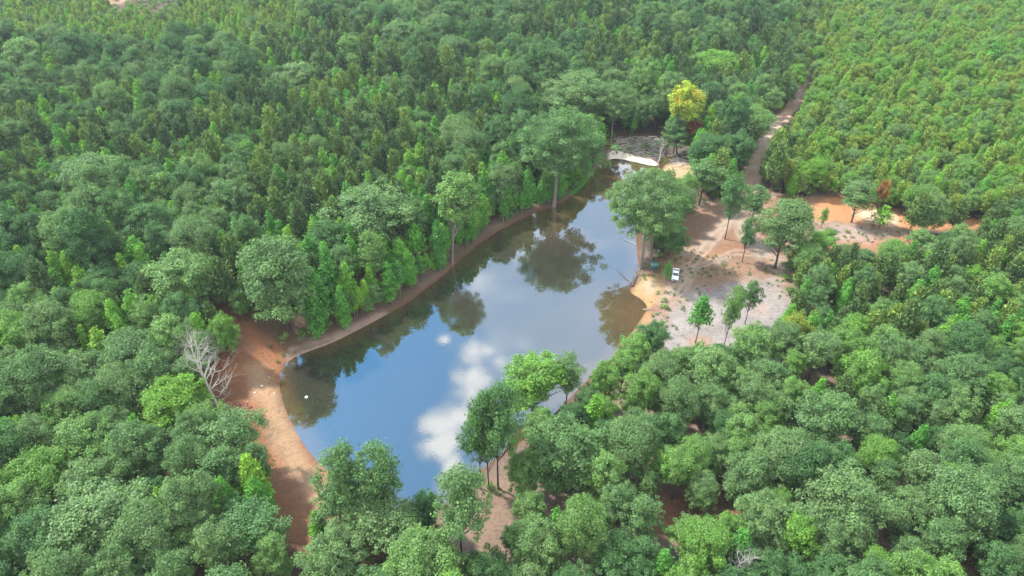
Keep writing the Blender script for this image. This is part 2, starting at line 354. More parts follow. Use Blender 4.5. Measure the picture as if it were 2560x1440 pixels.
def ldist(X, Y, P):
    d2 = np.full(np.shape(X), 1e18)
    for i in range(len(P) - 1):
        ax, ay = P[i]; bx, by = P[i + 1]; ex, ey = bx - ax, by - ay; wx, wy = X - ax, Y - ay
        t = np.clip((wx * ex + wy * ey) / (ex * ex + ey * ey + 1e-12), 0, 1); d2 = np.minimum(d2, (wx - ex * t) ** 2 + (wy - ey * t) ** 2)
    return np.sqrt(d2)
_G = rng.random((256, 256))
def vnoise(X, Y, s, o=0.0):
    x = np.asarray(X) / s + o + 1000; y = np.asarray(Y) / s + o * 1.7 + 1000; xi = np.floor(x).astype(int); yi = np.floor(y).astype(int); fx = x - xi; fy = y - yi
    fx = fx * fx * (3 - 2 * fx); fy = fy * fy * (3 - 2 * fy); g = lambda a, b: _G[a % 256, b % 256]
    return (g(xi, yi) * (1 - fx) + g(xi + 1, yi) * fx) * (1 - fy) + (g(xi, yi + 1) * (1 - fx) + g(xi + 1, yi + 1) * fx) * fy
def fbm(X, Y, s, o=0.0): return (vnoise(X, Y, s, o) * .55 + vnoise(X, Y, s / 2.1, o + 3) * .3 + vnoise(X, Y, s / 4.3, o + 7) * .15)
def sstep(a, b, x): t = np.clip((x - a) / (b - a), 0, 1); return t * t * (3 - 2 * t)

ROAD = gp([(1868,500),(1876,470),(1882,430),(1897,380),(1915,345),(1945,310),(1975,278),(2000,235),(2025,185),(2045,150),(2062,110),(2066,60),(2060,0)], 1)
def height(X, Y, sd=None):
    X = np.asarray(X, float); Y = np.asarray(Y, float)
    if sd is None: sd = sdist(X, Y, POND)
    bank = np.where(sd < 0, np.maximum(sd * .35, -3.0), 1.1 * (1 - np.exp(-np.maximum(sd, 0) / 2.6)))
    nz = (fbm(X, Y, 28, 2) - .5) * 1.6 * sstep(3, 25, sd) + (fbm(X, Y, 5, 5) - .5) * .35 * sstep(.5, 4, sd)
    west = sstep(0, 1, (Y - 118) / 14.0) * (1 - sstep(-1, 1, (X - (-20 + (Y - 120) * .62)) / 18.0)) * (1 - sstep(185, 215, Y))
    bank = bank + 4.8 * sstep(2.0, 17, sd) * west
    rise = 6 * sstep(10, 160, np.where(Y > 150, sd, 0))
    return bank + nz + rise * .5

# ---- ground sheet
def axis(a, b, step, lo, hi):
    core = np.arange(a, b + 1e-6, step); out = []; x = b; s = step
    while x < hi: s *= 1.12; x += s; out.append(x)
    neg = []; x = a; s = step
    while x > lo: s *= 1.12; x -= s; neg.append(x)
    return np.concatenate([neg[::-1], core, out])
gx = axis(-78, 175, .75, -3500, 3500); gy = axis(62, 330, .75, -3000, 4500)
GX, GY = np.meshgrid(gx, gy); SD = sdist(GX, GY, POND); GZ = height(GX, GY, SD)
# worn dirt colours by zone
def soft(P, w=2.0, jitter=3.0, o=0.0, chk=1):
    P = chaikin(gp(P, 1), chk); d = sdist(GX, GY, P) + (fbm(GX, GY, 6, o) - .5) * jitter * 2
    return 1 - sstep(-w, w, d)
C = np.zeros(GX.shape + (3,)); C[:] = (.125, .085, .060)
def lay(mask, col): C[:] = C * (1 - mask[..., None]) + np.array(col) * mask[..., None]
fl = fbm(GX, GY, 14, 9); lay(sstep(.45, .7, fl) * .8, (.21, .125, .085))
lay(sstep(.55, .75, fbm(GX, GY, 9, 21)) * .5, (.16, .13, .11))
# lower right woods floor: straw and clay
lay(soft([(1180,1200),(1420,1000),(1560,880),(2000,900),(2300,1100),(2300,1700),(1000,1700),(1050,1330)], 8, 10, 3) * .85, (.38, .27, .21))
lay(soft([(1200,1200),(1300,1130),(1300,1250),(1270,1340),(1240,1400),(1150,1420),(1180,1300)], 2, 3, 5), (.30, .20, .145))
lay(sstep(.5, .62, fbm(GX, GY, 10, 31)) * soft([(1500,1250),(1900,1200),(2000,1440),(1900,1700),(1400,1700)], 5, 8, 3), (.33, .17, .10))
# ring of shore soil round the pond
shore = (1 - sstep(2.5, 6.0, SD + (fbm(GX, GY, 7, 1) - .5) * 4)) 
lay(shore * .6, (.20, .14, .105)); lay(shore * sstep(.5, .62, fbm(GX, GY, 11, 4)) * .45, (.30, .22, .18))
lay((1 - sstep(.2, 1.1, SD)) * 0.85, (.20, .085, .045))
# dam on the left: red clay, paler worn track on the crest
lay(soft([(500,1030),(530,900),(555,820),(590,770),(645,850),(700,868),(705,925),(690,1000),(735,1085),(806,1175),(860,1230),(980,1290),(1000,1400),(700,1420),(600,1200),(520,1100)], 2, 3, 6), (.37, .165, .085))
lay(soft([(600,830),(640,855),(620,900),(590,930),(575,880)], 3, 5, 7) * .6, (.22, .15, .14))
TR = gp([(640,930),(668,985),(690,1060),(725,1125),(770,1190),(820,1260),(900,1330)], 1); td = ldist(GX, GY, TR)
tn = (fbm(GX, GY, 4, 8) - .5) * 3
lay((1 - sstep(1.0, 4.5, td + tn)) * .8, (.52, .34, .20)); lay((1 - sstep(.3, 1.1, np.abs(td - 2.2) + (fbm(GX, GY, 3, 2) - .5) * 1.2)) * .3, (.36, .22, .14))
lay(soft([(570,775),(640,770),(650,830),(600,850),(555,830)], 3, 4, 11) * .8, (.30, .13, .07))
# left bank end: grey-pink mud
lay(soft([(700,880),(760,860),(850,820),(960,770),(975,785),(880,835),(800,872),(725,900)], 1.2, 1.5, 2), (.42, .29, .24))
# clearing on the right
clr = soft([(1700,540),(1780,500),(1850,470),(1990,495),(2130,495),(2300,560),(2260,640),(2100,660),(1960,660),(1990,800),(2010,900),(1700,960),(1560,890),(1640,790),(1600,745),(1640,680),(1640,640)], 3, 4, 4)
lay(clr, (.33, .20, .135)); lay(clr * sstep(.46, .62, fbm(GX, GY, 8, 14)) * .7, (.44, .34, .26)); lay(clr * sstep(.5, .62, fbm(GX, GY, 16, 17)) * .55, (.34, .165, .095))
lay(soft([(1690,665),(1760,640),(1960,640),(1960,575),(1880,600),(1780,600)], 3, 5, 12) * .6, (.30, .165, .10))
pale = soft([(1640,810),(1690,745),(1780,715),(1930,695),(1965,735),(1985,800),(1990,860),(1900,960),(1660,960),(1580,870)], 4, 4, 15)
lay(pale * .92, (.40, .355, .335)); lay(pale * sstep(.5, .66, fbm(GX, GY, 5, 18)) * .5, (.31, .26, .245))
lay(soft([(1720,845),(1765,840),(1770,870),(1730,875)], 1.5, 2, 3) * .7, (.50, .28, .17)); lay(soft([(1885,765),(1915,762),(1912,790),(1890,790)], 2, 2, 3) * .5, (.50, .34, .25))
# tracks curving through the clearing
for pts, cc in (([(1655,745),(1700,700),(1725,640),(1790,580),(1850,520),(1872,480)], (.50, .37, .28)), ([(1720,650),(1850,625),(1960,640),(2080,620)], (.36, .175, .10)), ([(1900,640),(1870,600),(1850,560)], (.52, .42, .33)), ([(1965,700),(1930,650),(1890,610)], (.50, .37, .28))):
    d = ldist(GX, GY, gp(pts, 1)) + (fbm(GX, GY, 5, 3) - .5) * 4; lay((1 - sstep(1, 4.5, d)) * .65, cc)
for pts in ([(1668,742),(1706,704),(1738,650),(1790,590),(1842,530),(1866,490)], [(1700,735),(1740,668),(1840,632),(1960,650)], [(1560,1010),(1600,960)]):
    d = ldist(GX, GY, gp(pts, 1)) + (fbm(GX, GY, 12, 3) - .5) * 2.5; lay((1 - sstep(.25, .75, np.abs(d - 1.0))) * .55, (.52, .42, .34))
# beach
bch = soft([(1572,730),(1604,750),(1624,770),(1650,740),(1665,700),(1640,685),(1600,690),(1583,708)], 1.2, 1.5, 1); lay(bch, (.46, .29, .14))
lay(soft([(1595,722),(1625,745),(1645,725),(1640,705),(1610,700)], 2.6, 2.5, 6), (.52, .41, .29))
lay(soft([(1620,768),(1600,805),(1575,838),(1545,870),(1530,895),(1545,905),(1590,850),(1635,790)], 1, 1, 6) * .8, (.46, .26, .12))
# orange clay
lay(soft([(2005,515),(2060,500),(2140,498),(2260,540),(2330,560),(2470,560),(2480,585),(2260,582),(2120,565),(2010,555)], 2, 3, 1), (.60, .28, .13))
lay(soft([(2120,520),(2200,530),(2250,550),(2240,570),(2150,560)], 3, 3, 5), (.82, .56, .38))
lay(soft([(2050,600),(2150,590),(2280,600),(2330,680),(2200,700),(2080,680)], 3, 5, 9) * .85, (.44, .21, .115))
lay(soft([(2020,570),(2120,570),(2200,590),(2120,620),(2030,610)], 3, 4, 2) * .8, (.44, .33, .29))
# forest road on the right
rd = ldist(GX, GY, ROAD) + (fbm(GX, GY, 6, 6) - .5) * 4; lay((1 - sstep(2.0, 4.0, rd)), (.62, .42, .29)); lay((1 - sstep(.8, 2.4, rd)) * sstep(.4, .6, fbm(GX, GY, 6, 26)) * .8, (.66, .52, .41))
# spits at the head of the pond
lay(soft([(1528,374),(1560,378),(1600,391),(1640,401),(1650,410),(1645,418),(1580,403),(1524,397),(1520,385)], 1.0, .8, 3), (1.0, .88, .76))
lay(soft([(1655,425),(1670,410),(1700,402),(1760,420),(1780,450),(1740,470),(1700,460)], 1.5, 1.5, 3), (.64, .43, .25))
lay(soft([(1540,355),(1640,345),(1760,360),(1760,400),(1660,398),(1610,385),(1550,368)], 2, 4, 7) * .85, (.19, .145, .12))
lay(soft([(1500,410),(1480,432),(1466,460),(1438,484),(1420,480),(1450,450),(1470,425)], 1.0, 1, 1) * .95, (.07, .26, .035))
# bare soil on the far slope at top left
for P_ in ([(-60,20),(20,40),(45,100),(0,130),(-80,120)], [(120,30),(200,0),(330,-20),(420,-10),(330,20),(180,45)]): lay(soft(P_, 5, 8, 3), (.50, .30, .22))
nV = GX.size; me = bpy.data.meshes.new('ground'); idx = np.arange(nV).reshape(GX.shape)
Q = np.stack([idx[:-1, :-1], idx[:-1, 1:], idx[1:, 1:], idx[1:, :-1]], -1).reshape(-1, 4)
me = mesh_np('ground', np.stack([GX, GY, GZ], -1).reshape(-1, 3), Q); smooth_mesh(me)
ca = me.color_attributes.new('soil', 'FLOAT_COLOR', 'POINT'); ca.data.foreach_set('color', np.concatenate([C.reshape(-1, 3), np.ones((nV, 1))], 1).astype(np.float32).ravel())
m, nt, out = new_mat('soil'); Lk = nt.links
a = nn(nt, 'ShaderNodeAttribute', attribute_name='soil'); tcn = nn(nt, 'ShaderNodeTexCoord')
z1 = nn(nt, 'ShaderNodeTexNoise', inp={'Scale': 1.3, 'Detail': 6.0, 'Roughness': .65}); Lk.new(tcn.outputs['Object'], z1.inputs['Vector'])
z2 = nn(nt, 'ShaderNodeTexNoise', inp={'Scale': .25, 'Detail': 4.0, 'Roughness': .6}); Lk.new(tcn.outputs['Object'], z2.inputs['Vector'])
vz = nn(nt, 'ShaderNodeTexVoronoi', inp={'Scale': .9}); Lk.new(tcn.outputs['Object'], vz.inputs['Vector'])
k = math_(nt, 'ADD', math_(nt, 'MULTIPLY', z1.outputs[0], 1.1), math_(nt, 'MULTIPLY', z2.outputs[0], .5)); k = math_(nt, 'ADD', k, .22)
k = math_(nt, 'MULTIPLY', k, .58)
sc = nn(nt, 'ShaderNodeVectorMath', operation='SCALE'); Lk.new(a.outputs['Color'], sc.inputs[0]); Lk.new(k, sc.inputs['Scale'])
col = mixc(nt, math_(nt, 'MULTIPLY', smooth(nt, z1.outputs[0], .56, .7), .35), sc.outputs[0], (.10, .085, .055))
b = nn(nt, 'ShaderNodeBsdfPrincipled', inp={'Roughness': .95, 'Specular IOR Level': .15}); Lk.new(col, b.inputs['Base Color'])
bp = nn(nt, 'ShaderNodeBump', inp={'Strength': .5, 'Distance': .3}); Lk.new(z1.outputs[0], bp.inputs['Height']); Lk.new(bp.outputs[0], b.inputs['Normal'])
Lk.new(b.outputs[0], out.inputs[0])
tag(link('ground', me, m), kind='structure')

# ---- water: one sheet a little wider than the pond, the banks cut its edge
wx = np.arange(POND[:, 0].min() - 3, POND[:, 0].max() + 3, 1.0); wy = np.arange(POND[:, 1].min() - 3, POND[:, 1].max() + 3, 1.0)
WX, WY = np.meshgrid(wx, wy); WS = sdist(WX, WY, POND); keep = WS < 2.5
idx = -np.ones(WX.shape, int); idx[keep] = np.arange(keep.sum())
Q = np.stack([idx[:-1, :-1], idx[:-1, 1:], idx[1:, 1:], idx[1:, :-1]], -1).reshape(-1, 4); Q = Q[(Q >= 0).all(1)]
me = mesh_np('water', np.stack([WX[keep], WY[keep], np.zeros(keep.sum())], -1), Q); smooth_mesh(me)
shal = 1 - sstep(0, 5.5, -WS[keep] + (fbm(WX[keep], WY[keep], 9, 3) - .5) * 4)
up = sstep(175, 215, WY[keep]) * .6
bx_, by_ = at(1590, 790)[:2]; pl = np.exp(-(((WX[keep] - bx_) ** 2 + (WY[keep] - by_) ** 2) / 14 ** 2)); 
mud = np.clip(np.maximum(np.maximum(shal * .6, up), pl * .75), 0, 1)
at_ = me.attributes.new('mud', 'FLOAT', 'POINT'); at_.data.foreach_set('value', mud.astype(np.float32))
m, nt, out = new_mat('pond_water'); Lk = nt.links
a = nn(nt, 'ShaderNodeAttribute', attribute_name='mud'); t_ = nn(nt, 'ShaderNodeTexCoord')
body = mixc(nt, a.outputs['Fac'], (.030, .029, .021), (.115, .070, .032))
d = nn(nt, 'ShaderNodeBsdfDiffuse'); Lk.new(body, d.inputs[0])
g = nn(nt, 'ShaderNodeBsdfGlossy', inp={'Roughness': .025}); g.inputs[0].default_value = (1, 1, 1, 1)
nz = nn(nt, 'ShaderNodeTexNoise', inp={'Scale': 1.6, 'Detail': 3.0}); Lk.new(t_.outputs['Object'], nz.inputs['Vector'])
nr = nn(nt, 'ShaderNodeTexNoise', inp={'Scale': .045, 'Detail': 3.0}); Lk.new(t_.outputs['Object'], nr.inputs['Vector']); Lk.new(math_(nt, 'ADD', .012, math_(nt, 'MULTIPLY', smooth(nt, nr.outputs[0], .45, .65), .075)), g.inputs['Roughness'])
bp = nn(nt, 'ShaderNodeBump', inp={'Strength': .02, 'Distance': .1}); Lk.new(nz.outputs[0], bp.inputs['Height']); Lk.new(bp.outputs[0], g.inputs['Normal'])
fr = nn(nt, 'ShaderNodeFresnel', inp={'IOR': 2.3})
mx = nn(nt, 'ShaderNodeMixShader'); Lk.new(math_(nt, 'MULTIPLY', fr.outputs[0], 1.6, clamp=True), mx.inputs[0]); Lk.new(d.outputs[0], mx.inputs[1]); Lk.new(g.outputs[0], mx.inputs[2])
Lk.new(mx.outputs[0], out.inputs[0])
tag(link('water', me, m), kind='structure')

# ------------------------------------------------------------ trees
KN = {'oak': ('broadleaf_tree', 'broadleaf tree'), 'open': ('broadleaf_tree', 'broadleaf tree'), 'airy': ('broadleaf_tree', 'broadleaf tree'), 'tall': ('broadleaf_tree', 'broadleaf tree'),
      'autumn': ('broadleaf_tree', 'broadleaf tree'), 'poplar': ('young_tree', 'young tree'), 'sapling': ('young_tree', 'young tree'), 'pine': ('pine_tree', 'pine tree'), 'shrub': ('shrub', 'shrub')}
import bisect
_gxl, _gyl = gx.tolist(), gy.tolist()
def look(G, x, y):
    i = min(max(bisect.bisect_right(_gxl, x) - 1, 0), len(_gxl) - 2); j = min(max(bisect.bisect_right(_gyl, y) - 1, 0), len(_gyl) - 2)
    a = (x - _gxl[i]) / (_gxl[i + 1] - _gxl[i]); b = (y - _gyl[j]) / (_gyl[j + 1] - _gyl[j])
    return float((G[j, i] * (1 - a) + G[j, i + 1] * a) * (1 - b) + (G[j + 1, i] * (1 - a) + G[j + 1, i + 1] * a) * b)
def gz(x, y): return look(GZ, x, y)
def sd1(x, y): return look(SD, x, y)
TREES = []   # dicts: kind, x, y, s (xy scale), sz, tint, var, label
def by_base(kind, bx, by, top_y, wpx, tint, label, var=None, dx=0):
    g = at(bx, by, 1.0)
    for _ in range(4): g = at(bx, by, max(.1, gz(g[0], g[1])))
    z0 = g[2]; pr = PR[kind]; var = random.randrange(len(pr)) if var is None else var
    _, ph, prr = pr[var]; lo, hi = 3.0, 45.0
    for _ in range(30):
        h = (lo + hi) / 2; y = proj(g[0], g[1], h + z0)[1]
        if y > top_y: lo = h
        else: hi = h
    dep = proj(g[0], g[1], h * .7)[2]; rad = wpx / 2 * dep / F
    TREES.append(dict(kind=kind, x=g[0], y=g[1], s=rad / prr, sz=h / ph, tint=tint, var=var, label=label, r=rad, h=h, man=True))
def by_crown(kind, cx, cy, wpx, tint, label=None, h=None, var=None):
    """crown centre pixel and crown width"""
    pr = PR[kind]; var = random.randrange(len(pr)) if var is None else var; _, ph, prr = pr[var]
    h = h or ph
    for _ in range(3):
        g = at(cx, cy, h * .62 + (1 if _ == 0 else gz(g[0], g[1]))); dep = proj(*g)[2]; rad = wpx / 2 * dep / F
    TREES.append(dict(kind=kind, x=g[0], y=g[1], s=rad / prr, sz=h / ph, tint=tint, var=var, label=label, r=rad, h=h, man=True))
B, K_ = by_base, by_crown
B('airy', 1384, 514, 288, 205, .35, 'tall spreading green tree on the far bank with a pale bare trunk above the water', 0)
K_('airy', 1450, 262, 180, .48, 'wide light green tree behind the tallest far bank tree', 26, 1)
K_('airy', 1535, 268, 105, .45, 'light green tree beside the brush pile at the head of the pond', 24, 0)
B('tall', 1130, 660, 448, 108, .62, 'slender yellow green tree with a long bare trunk at the water edge', 0)
B('airy', 1602, 672, 442, 185, .46, 'big green tree at the clearing shore, leaning its crown over the pond', 0)
B('airy', 1628, 650, 448, 160, .44, 'big green tree at the clearing shore just behind the box blind', 1)
B('autumn', 1682, 384, 210, 80, .95, 'tall tree with yellow and orange leaves at the head of the pond')
K_('oak', 1700, 335, 75, .35, 'green tree under the yellow and orange crown', 15, 3)
B('autumn', 1722, 392, 305, 46, .02, 'small tree with rust brown leaves below the yellow and orange tree')
K_('oak', 1868, 300, 105, .62, 'pale silvery green oak beside the forest road', 17)
K_('poplar', 1822, 300, 50, .95, 'yellow green narrow tree left of the pale silvery oak', 16)
K_('oak', 1788, 165, 115, .74, 'yellow green round crown left of the forest road', 17)
K_('oak', 1782, 385, 90, .2, 'dark green oak standing over the right hand sand spit', 18)
K_('oak', 1840, 375, 85, .25, 'blue green oak between the sand spit and the road', 17)
K_('open', 1760, 445, 85, .4, 'open crowned tree on the shore above the big clearing trees', 17)
K_('oak', 1690, 500, 90, .5, 'dark bushy tree behind the big clearing shore trees', 12)
K_('oak', 1680, 590, 80, .35, 'low bushy tree at the clearing edge right of the big shore trees', 11)
B('open', 1812, 598, 445, 64, .3, 'slim open tree alone in the upper clearing', 0)
K_('open', 1890, 505, 70, .35, 'open tree at the mouth of the forest road', 14)
B('oak', 1937, 670, 510, 115, .5, 'green oak with a straight bare trunk in the right of the clearing', 1)
B('open', 1855, 655, 545, 45, .25, 'thin dark tree between the two taller clearing trees', 1)
B('sapling', 1738, 858, 741, 58, .15, 'dense upright green tree standing on pale straw at the clearing bottom', 0)
B('open', 1810, 865, 722, 48, .6, 'thin tree with a leaning dark trunk on the pale clearing', 1)
B('open', 1828, 822, 718, 34, .3, 'slender tree with a bare stem behind the leaning dark trunk', 1)
B('open', 1862, 810, 708, 42, .3, 'ragged small tree on the right of the pale clearing', 0)
B('poplar', 1962, 835, 762, 40, .6, 'small bright conical tree at the right corner of the pale clearing', 0)
B('open', 2128, 556, 455, 85, .45, 'several stemmed tree on the orange clay', 1)
B('autumn', 2183, 556, 452, 30, .22, 'small reddish crowned tree on the orange clay')
B('sapling', 2196, 572, 515, 52, .7, 'low sapling right of the several stemmed tree on clay', 1)
B('sapling', 2052, 570, 520, 26, .2, 'tiny dark sapling alone on the orange clay', 1)
B('sapling', 1664, 714, 652, 24, .2, 'spindly green sapling just left of the parked pickup', 1)
B('open', 2040, 660, 585, 70, .72, 'pale yellow green tree at the right edge of the clearing', 0)
B('oak', 2010, 700, 612, 75, .6, 'light topped tree at the clearing corner above the pines', 1)
K_('oak', 935, 530, 200, .42, 'very broad grey green oak crown in the woods left of the far bank', 20, 2)
B('oak', 722, 826, 612, 178, .42, 'large round green oak with a forked pale trunk above the dam', 0)
K_('oak', 575, 500, 115, .4, None, 17); K_('oak', 480, 600, 110, .45, None, 18); K_('oak', 450, 700, 170, .58, None, 18); K_('oak', 745, 205, 110, .5, None, 19)
K_('oak', 1095, 70, 90, .42, None, 20); K_('oak', 1125, 130, 80, .4, None, 19); K_('oak', 1000, 90, 90, .45, None, 19)
K_('oak', 70, 140, 95, .6, 'pale crowned broad oak at the far left edge of the woods', 20); K_('oak', 240, 450, 150, .45, None, 18); K_('oak', 380, 560, 120, .3, None, 18)
K_('poplar', 790, 590, 60, .7, None, 15, 2); K_('poplar', 815, 650, 45, .6, None, 14); K_('poplar', 345, 640, 75, .55, None, 15, 2); K_('poplar', 312, 680, 48, .85, None, 15); K_('poplar', 880, 640, 45, .5, None, 14); K_('poplar', 1000, 640, 55, .6, None, 13)
K_('poplar', 910, 225, 36, .5, None, 16, 2); K_('poplar', 855, 205, 26, .6, None, 15); K_('poplar', 960, 240, 40, .5, None, 16, 2); K_('poplar', 980, 290, 30, .8, None, 14); K_('poplar', 1088, 240, 34, .8, None, 15)
K_('oak', 430, 850, 110, .62, 'green tree directly behind the bare grey tree', 16); K_('oak', 560, 840, 70, .72, 'yellow green tree top right of the bare grey tree', 13)
K_('oak', 440, 1010, 150, .8, 'bright yellow green oak left of the red dirt mound', 15, 0)
K_('oak', 320, 890, 140, .4, None, 17); K_('oak', 340, 1130, 140, .4, None, 17); K_('oak', 210, 1110, 150, .62, None, 16); K_('oak', 250, 1310, 240, .48, None, 18, 2); K_('oak', 110, 1190, 150, .7, None, 16)
K_('oak', 480, 1160, 110, .42, None, 16); K_('open', 595, 1085, 125, .42, 'open blue green tree overhanging the dam track', 17, 0); K_('open', 560, 1185, 110, .35, None, 15, 1); K_('open', 645, 1160, 70, .35, 'small open tree leaning over the dam track', 14, 1)
K_('poplar', 415, 1270, 55, .95, None, 15); K_('open', 640, 1320, 150, .3, None, 14, 0)
B('open', 885, 1345, 1135, 120, .38, 'green tree in front of the dam end, left one of the pair', 0); B('open', 965, 1335, 1128, 125, .35, 'green tree in front of the dam end, right one of the pair', 1)
K_('open', 840, 1255, 110, .4, None, 14, 0); K_('open', 950, 1290, 150, .5, None, 15, 0); K_('open', 1000, 1340, 130, .48, None, 14, 1); K_('oak', 880, 1360, 130, .45, None, 12, 3)
B('open', 1155, 1400, 1185, 135, .4, 'round open tree at the near tip of the pond', 0)
B('open', 1202, 1222, 1010, 85, .25, 'leftmost of the slim dark trees on the near right shore', 0); B('open', 1222, 1225, 985, 90, .3, 'middle one of the slim dark trees on the near right shore', 1); B('open', 1245, 1222, 968, 110, .28, 'tallest of the slim dark trees on the near right shore', 0)
K_('oak', 1330, 970, 150, .72, 'bright light green tree at the right shore of the pond', 17, 4)
B('open', 1415, 1015, 888, 76, .45, 'small tree with a bare black trunk at the right shore', 1)
K_('oak', 1410, 1130, 180, .38, 'large blue green oak below the bright tree on the right shore', 19, 2); K_('poplar', 1487, 1035, 62, .7, 'bright green narrow tree right of the large blue green oak', 14, 2)
K_('oak', 1310, 1190, 95, .6, None, 13, 3); B('oak', 1436, 1412, 1250, 115, .6, 'round headed tree with a black trunk above bare clay near the bottom', 1); K_('oak', 1340, 1370, 130, .55, None, 15, 0); K_('oak', 1320, 1275, 85, .55, None, 12, 4)
K_('oak', 1515, 960, 75, .68, None, 14, 3); K_('oak', 1580, 880, 80, .66, None, 14, 4); K_('oak', 1625, 850, 80, .28, None, 13, 0); K_('oak', 1690, 1000, 90, .45, None, 16, 1); K_('oak', 1600, 980, 90, .66, None, 15); K_('oak', 1770, 920, 120, .55, None, 16); K_('oak', 1880, 870, 110, .6, None, 16, 2)
K_('open', 1985, 835, 70, 1.0, 'pale yellowish tree at the bottom right of the pale clearing', 13)
for a_, b_, c_, d_ in ((2235, 628, 60, .5), (2165, 655, 55, .4), (2300, 605, 60, .6), (2110, 640, 50, .5), (2340, 640, 60, .5), (2065, 600, 45, .7), (2260, 680, 55, .4), (2400, 590, 50, .6), (1990, 640, 60, .5)): K_('open', a_, b_, c_, d_, None, 9)
# thin stems in a row along the left bank
_P = POND; _seg = []
for i in range(len(_P)):
    p_, q_ = _P[i], _P[(i + 1) % len(_P)]; mpx, mpy, _ = proj((p_[0] + q_[0]) / 2, (p_[1] + q_[1]) / 2, 0)
    if 860 < mpx < 1500 and mpy < 850 and mpy < 850 - (mpx - 860) * .60: _seg.append((p_, q_))
for p_, q_ in _seg:
    for _ in range(2):
        if random.random() < .62:
            t_ = random.random(); o_ = random.uniform(1.3, 4.0); dx_, dy_ = q_ - p_; l_ = math.hypot(dx_, dy_); nx_, ny_ = dy_ / l_, -dx_ / l_
            x_, y_ = p_[0] + dx_ * t_, p_[1] + dy_ * t_
            if sd1(x_ + nx_ * 2, y_ + ny_ * 2) < 0: nx_, ny_ = -nx_, -ny_
            x_ += nx_ * o_; y_ += ny_ * o_; kd = random.choice(['sapling', 'sapling', 'open', 'poplar']); s_ = random.uniform(.5, 1.35) * (.6 if kd == 'open' else 1) * (.75 if kd == 'poplar' else 1); vr = random.randrange(len(PR[kd])); _, ph, prr = PR[kd][vr]
            TREES.append(dict(kind=kd, x=x_, y=y_, s=s_, sz=s_ * random.uniform(.95, 1.3), tint=random.uniform(.1, .9), var=vr, label=None, r=prr * s_ * .5, h=ph * s_, man=True))
B('open', 2020, 952, 828, 90, .5, 'pale open tree with a dark leaning trunk right of the clearing', 0); K_('oak', 2110, 1260, 190, .48, None, 19, 2); K_('oak', 2390, 1260, 170, .42, None, 18, 0); K_('oak', 2060, 1060, 150, .4, None, 17); K_('oak', 2400, 950, 120, .38, None, 16)
K_('oak', 2480, 120, 55, .7, None, 16); K_('poplar', 2485, 130, 50, .5, None, 15, 2)

VIS = [[(560,815),(590,790),(640,850),(700,872),(800,852),(900,815),(960,790),(1016,756),(1064,723),(1146,657),(1204,608),(1290,553),(1380,515),(1440,475),(1480,425),(1500,390),(1530,355),(1640,335),(1740,370),(1745,400),(1690,450),(1590,560),(1605,640),
  (1690,570),(1780,510),(1850,485),(1990,498),(2110,492),(2260,545),(2460,552),(2460,584),(2280,582),(2200,590),(2100,600),(1995,590),(1955,690),(1985,800),(1960,840),(1690,868),(1660,800),(1600,840),(1530,890),(1500,930),(1440,960),(1410,1010),
  (1390,940),(1330,925),(1230,975),(1150,1010),(1150,1090),(1190,1165),(1180,1195),(1080,1240),(1040,1200),(960,1130),(870,1140),(812,1180),(790,1240),(760,1270),(670,1240),(690,1180),(660,1080),(600,1035),(510,1025),(545,900)],
 [(1205,1235),(1260,1190),(1300,1120),(1310,1180),(1285,1240),(1270,1330),(1235,1385),(1195,1390),(1215,1320)], [(1758,1268),(1808,1245),(1822,1300),(1772,1302)], [(1480,1345),(1525,1340),(1520,1385),(1480,1390)],
 [(1855,490),(1905,480),(1905,400),(1935,345),(1985,290),(2010,240),(2040,190),(2030,185),(1990,240),(1965,275),(1925,315),(1895,360),(1870,420)], [(1990,960),(2030,920),(2045,940),(2010,975)]]
VISA = [np.array(v, float) for v in VIS]
def inpoly(x, y, P):
    ins = np.zeros(np.shape(x), bool); n = len(P)
    for i in range(n):
        ax, ay = P[i]; bx, by = P[(i + 1) % n]
        if ay != by: ins ^= ((ay > y) != (by > y)) & (x < (bx - ax) * (y - ay) / (by - ay) + ax)
    return ins
def inp1(x, y, P):
    ins = False; n = len(P); ax, ay = P[-1]
    for bx, by in P:
        if (ay > y) != (by > y) and x < (bx - ax) * (y - ay) / (by - ay) + ax: ins = not ins
        ax, ay = bx, by
    return ins
VISB = [(v, min(a for a, b in v), max(a for a, b in v), min(b for a, b in v), max(b for a, b in v)) for v in VIS]
def invis(a, b): return any(x0 < a < x1 and y0 < b < y1 and inp1(a, b, P) for P, x0, x1, y0, y1 in VISB)
# random candidates
NCAND = 150000
cyv = np.sqrt(rng.random(NCAND)) * 590 + 48; cxv = (rng.random(NCAND) - .5) * 2 * (cyv * .86 + 70)
sdc = sdist(cxv, cyv, POND); rdc = ldist(cxv, cyv, ROAD); hz = height(cxv, cyv, sdc)
bpx, bpy_, _ = proj(cxv, cyv, hz)
spn = fbm(cxv, cyv, 45, 40); sp2 = vnoise(cxv, cyv, 16, 11); rnd = rng.random(NCAND)
cell = {}
def near(x, y, r):
    ci, cj = int(x // 8), int(y // 8)
    for i in range(ci - 2, ci + 3):
        for j in range(cj - 2, cj + 3):
            for (a, b_, r2) in cell.get((i, j), ()):
                dd = (r + r2); 
                if (a - x) ** 2 + (b_ - y) ** 2 < dd * dd: return True
    return False
def put(x, y, r): cell.setdefault((int(x // 8), int(y // 8)), []).append((x, y, r))
for t in TREES: put(t['x'], t['y'], t['r'] * .72)
